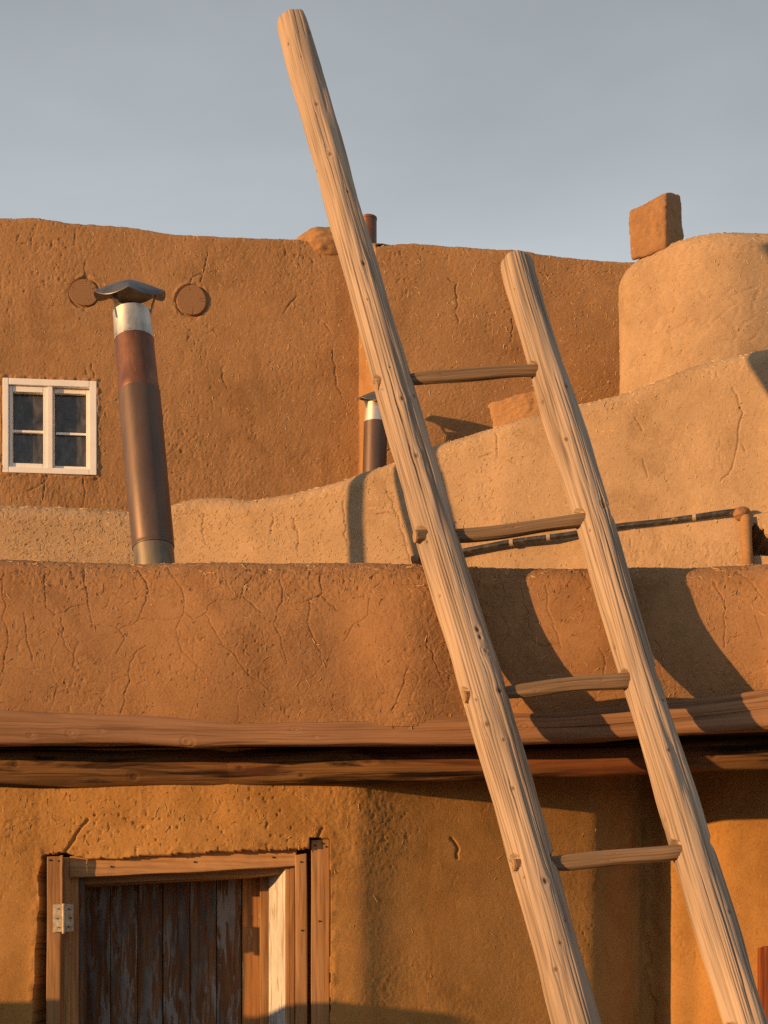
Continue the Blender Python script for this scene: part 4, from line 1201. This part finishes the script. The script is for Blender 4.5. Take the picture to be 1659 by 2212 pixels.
strap(ST, ys1(676) + np.array([40 * pxm, -6 * pxm, 0]), ys1(618) + np.array([58 * pxm, -4 * pxm, -.02]), .009, np.array([0.1, 1.0, 0]), M['cap'])
strap(ST, ys1(676) + np.array([-8 * pxm, 40 * pxm, 0]), ys1(616) + np.array([-8 * pxm, 52 * pxm, -.004]), .009, np.array([1.0, 0.1, 0]), M['cap'])

d2 = 9.17
b2, t2 = P3(809, 1015, d2), P3(813, 869, d2)
ax2 = (t2 - b2); ax2u = ax2 / np.linalg.norm(ax2)
base2 = b2 - ax2u * ((b2[2] - 2.60) / ax2u[2])
ST2 = empty('stovepipe', base2, 'short brown stovepipe with dark cap, half behind the left ladder rail', 'stovepipe')
px2 = S * d2 / F_
def ys2(y): return b2 + ax2 * (1015 - (y + 5)) / (1015 - 869)
hollow('pipe', base2, ys2(905), [(0, 27 * px2), (1, 25.6 * px2)], 40, M['pipe'], ST2)
hollow('top_collar', ys2(909), ys2(869), [(0, 25.8 * px2), (1, 23.8 * px2)], 40, M['galv'], ST2)
_, e1, e2 = rain_cap(ST2, ys2(853), ax2u + np.array([-.06, -.34, 0]), 44 * px2, .030, .008, .5)
for (dx, dy) in ((-18, -15), (22, -8), (-4, 22)):
    strap(ST2, ys2(880) + np.array([dx * px2, dy * px2, 0]), ys2(858) + np.array([dx * px2 * 1.35, dy * px2 * 1.35, -.003]), .010, np.array([1.0, .3, 0]), M['galv'])

q = P3(770, 1120, float(tan_d(np.array([770.0]))[0]))
vx, vy = q[0] - math.tan(SUN_AZ) * S * 1.2, q[1] - S * 1.2
hollow('shadow_pipe', (vx, vy, 2.6), (vx, vy, 4.3), [(0, .030), (.98, .030), (.99, .032), (1, .032)], 28, M['pipe_base'], HOUSE)  # unseen pipe added outside the view, casts the shadow stripe on the tan wall
d3 = 10.5
VP = empty('roof_pipe', P3(795, 545, d3), 'rusty open pipe standing on the upper roof behind the ladder', 'pipe')
hollow('pipe', P3(795.5, 570, d3), P3(795.5, 471, d3), [(0, 18.5 * S * d3 / F_), (.94, 18.2 * S * d3 / F_), (.95, 18.9 * S * d3 / F_), (1, 18.9 * S * d3 / F_)], 36, M['rust'], VP)

# ------------------------------------------------------------------ ladder
LD = empty('wooden_ladder', P3(1400, 2050, 5.0) * np.array([1, 1, 0]), 'weathered two pole log ladder leaning on the front parapet', 'ladder')
LEAN, DL0, ZL0 = .34, 5.71, 1.14
def rail_depth(y, near=0.0):
    k = (HZ - y) / F_
    t_ = ((DL0 - near) * k - ZL0) / (1 - LEAN * k)
    return DL0 - near + LEAN * t_
lc = [(28, 626), (60, 634.5), (150, 657.5), (300, 700.5), (450, 743), (600, 784.5), (747, 826), (897, 867.5), (1047, 911.5), (1197, 954), (1278, 978.5), (1428, 1025), (1578, 1068), (1728, 1113), (1835, 1142.5), (1945, 1173), (2055, 1204.5), (2165, 1232), (2400, 1300), (3300, 1556)]
lw = [(28, 66), (60, 72), (150, 75), (300, 78), (450, 78), (600, 80), (747, 82), (897, 88), (1047, 92), (1197, 94), (1428, 96), (1440, 99), (1578, 99), (1728, 97), (1835, 99), (1945, 100), (2055, 102), (2165, 106), (3300, 122)]
rc = [(556, 1110), (575, 1112), (668, 1142), (818, 1187), (968, 1235), (1118, 1283), (1212, 1307), (1362, 1349.5), (1512, 1394.5), (1662, 1442.5), (1733, 1466), (1873, 1506.5), (2013, 1551), (2153, 1594), (2400, 1668), (3300, 1935)]
rw = [(556, 66), (575, 71), (668, 76), (818, 79), (968, 88), (1118, 84), (1212, 84), (1362, 83), (1512, 84), (1662, 89), (1733, 92), (1873, 91), (2013, 96), (2153, 92), (2400, 96), (3300, 110)]
def rail_path(cl, wl, y0, n, near=0.0):
    d_g = None
    # end row where the pole meets the ground
    lo, hi = 2200.0, 6000.0
    for _ in range(50):
        m_ = (lo + hi) / 2
        if ZW(m_, rail_depth(m_, near)) > 0.03: lo = m_
        else: hi = m_
    y1 = lo
    ys = np.concatenate([np.linspace(y0, 2230, n), np.linspace(2250, y1, max(20, n // 6))])
    c = np.array(cl, float)
    sl = (c[-3, 1] - c[1, 1]) / (c[-3, 0] - c[1, 0])
    yy = np.arange(y0 - 10, y1 + 40, 4.0)
    xy = np.where(yy < 2165, np.interp(yy, c[:, 0], c[:, 1]), np.interp(2165, c[:, 0], c[:, 1]) + (yy - 2165) * sl)
    xc = np.interp(ys, yy, smooth1(xy, 61))
    dd = np.array([rail_depth(y, near) for y in ys])
    C = np.stack([S * dd * (xc - CX) / F_, S * dd, EYE + S * dd * (HZ - ys) / F_], -1)
    w = np.interp(ys, yy, smooth1(interp(wl, yy), 21))
    r = S * dd * w * .963 / 2 / F_
    return C, r, ys, xc
def s_of(C, ys, y):
    s = np.concatenate([[0], np.cumsum(np.linalg.norm(np.diff(C, axis=0), axis=1))])
    return float(np.interp(y, ys, s))
def knots_for(C, ys, xc, wl, lst):
    out = []
    for (x, y, ks, *more) in lst:
        w = float(interp(wl, y)) / 2
        q = max(-.95, min(.95, (x - float(np.interp(y, ys, xc))) / w))
        out.append((s_of(C, ys, y), math.asin(q), ks, *more))
    return out
CL, RL, ysL, xcL = rail_path(lc, lw, 50, 720)
CR, RR_, ysR, xcR = rail_path(rc, rw, 566, 620, .10)
# rungs: left end (with tenon), right end
rungs = [((815, 832), (889, 826), (1158, 803), (1178, 801), 14.0), ((897, 1160), (985, 1155), (1258, 1123), (1290, 1119), 15.5),
         ((1004, 1508), (1096, 1497), (1348, 1471), (1375, 1468), 16.5), ((1110, 1869), (1200, 1862), (1459, 1839), (1490, 1836), 16.8), ((1232, 2262), (1320, 2260), (1566, 2238), (1620, 2234), 18)]
# two more towards the ground
rungs += [((1345, 2640), (1440, 2634), (1690, 2610), (1740, 2606), 18.5), ((1480, 3080), (1570, 3074), (1830, 3050), (1900, 3045), 19)]
holesL, holesR = [], []
rung_geo = []
for i, (tn, a, b_, c, rp) in enumerate(rungs):
    ym = (a[1] + b_[1]) / 2
    dl, dr = rail_depth(a[1]), rail_depth(b_[1], .10)
    fw_ = .034 if i != 1 else .054
    A0 = P3(tn[0], tn[1], dl - fw_); A1 = P3(a[0], a[1], dl - .008); B0 = P3(b_[0], b_[1], dr - .02); B1 = P3(c[0], c[1], dr - .012)
    r = S * dl * rp / F_
    q = np.linspace(0, 1, 90)
    xs_ = np.array([0, np.linalg.norm(A1 - A0), np.linalg.norm(A1 - A0) + np.linalg.norm(B0 - A1)]); xs_ = np.append(xs_, xs_[-1] + np.linalg.norm(B1 - B0)); xs_ /= xs_[-1]
    pts = np.stack([np.interp(q, xs_, [A0[j], A1[j], B0[j], B1[j]]) for j in range(3)], -1)
    pts = np.stack([smooth1(pts[:, j], 15) for j in range(3)], -1)
    bow = [.012, -.006, .004, -.004, 0, 0, 0][i]
    pts[:, 2] += bow * np.sin(q * np.pi) + .002 * np.sin(q * 9 + i)
    rr = r * (1 + .05 * np.sin(q * 5 + i * 2) + .03 * np.sin(q * 13 + i))
    rr = rr * (.8 + .2 * sstep(.1, .35, q))
    rung_geo.append((pts, rr))
    upz = np.array([0, 0, .0045])
    holesL.append((A0 + upz, A1 - A0, r * 1.12, .018)); holesR.append((B1 + upz, B1 - B0, r * 1.24, .020))
KL = [(624, 113, .010), (672, 97, .012), (655, 151, .006), (688, 254, .013), (716, 360, .014), (685, 373, .008), (757, 442, .010), (790, 597, .013, 1, .009), (797, 672, .008), (845, 820, .007), (872, 890, .014, 1, .006), (825, 853, .006, 1, .010), (898, 880, .012), (902, 1011, .012), (949, 1295, .010, .6), (921, 1183, .009), (1035, 1385, .013, 1, .014), (1040, 1402, .010, 1, .014), (1052, 1432, .022, .35), (1028, 1525, .007), (1080, 1518, .014, 1, .01), (1052, 1580, .013), (1089, 1620, .009), (1108, 1720, .010), (1111, 1585, .010), (1177, 1922, .015, 1, .009), (1129, 1902, .007), (1222, 2008, .009), (1209, 2053, .010), (1198, 2104, .011)]
KR = [(1169, 873, .013, .7), (1224, 861, .010, 1, .008), (1220, 969, .012), (1304, 1113, .018, .5), (1321, 1398, .012, .5), (1441, 1640, .010), (1431, 1533, .009), (1432, 1767, .013, .5), (1575, 1987, .010), (1270, 1160, .007), (1110, 640, .006)]
pole('rail', CL, RL, 160, M['ladder'], LD, seed=801, grain=.0017, check=.0055, knots=knots_for(CL, ysL, xcL, lw, KL), holes=holesL, lump=.0045)
pole('rail', CR, RR_, 160, M['ladder'], LD, seed=821, grain=.0019, check=.005, knots=knots_for(CR, ysR, xcR, rw, KR), holes=holesR, lump=.0045)
for i, (pts, rr) in enumerate(rung_geo):
    kn = [(.22 + .1 * i, .2, .008), (.1 + .06 * i, -.4, .006), (.3, .5, .006)]
    pole('rung', pts, rr, 56, M['rung'], LD, seed=840 + 7 * i, grain=.0012, check=.003, knots=kn, taper_ends=(False, False), lump=.002, gf=110)
    # pale cut end that shows at the outer side of the left pole
    T = pts[0] - pts[4]; T /= np.linalg.norm(T)
    tube('tenon_end', [pts[0] - T * .004, pts[0] + T * .0025], rr[0] * .97, 30, M['tenon'], LD)
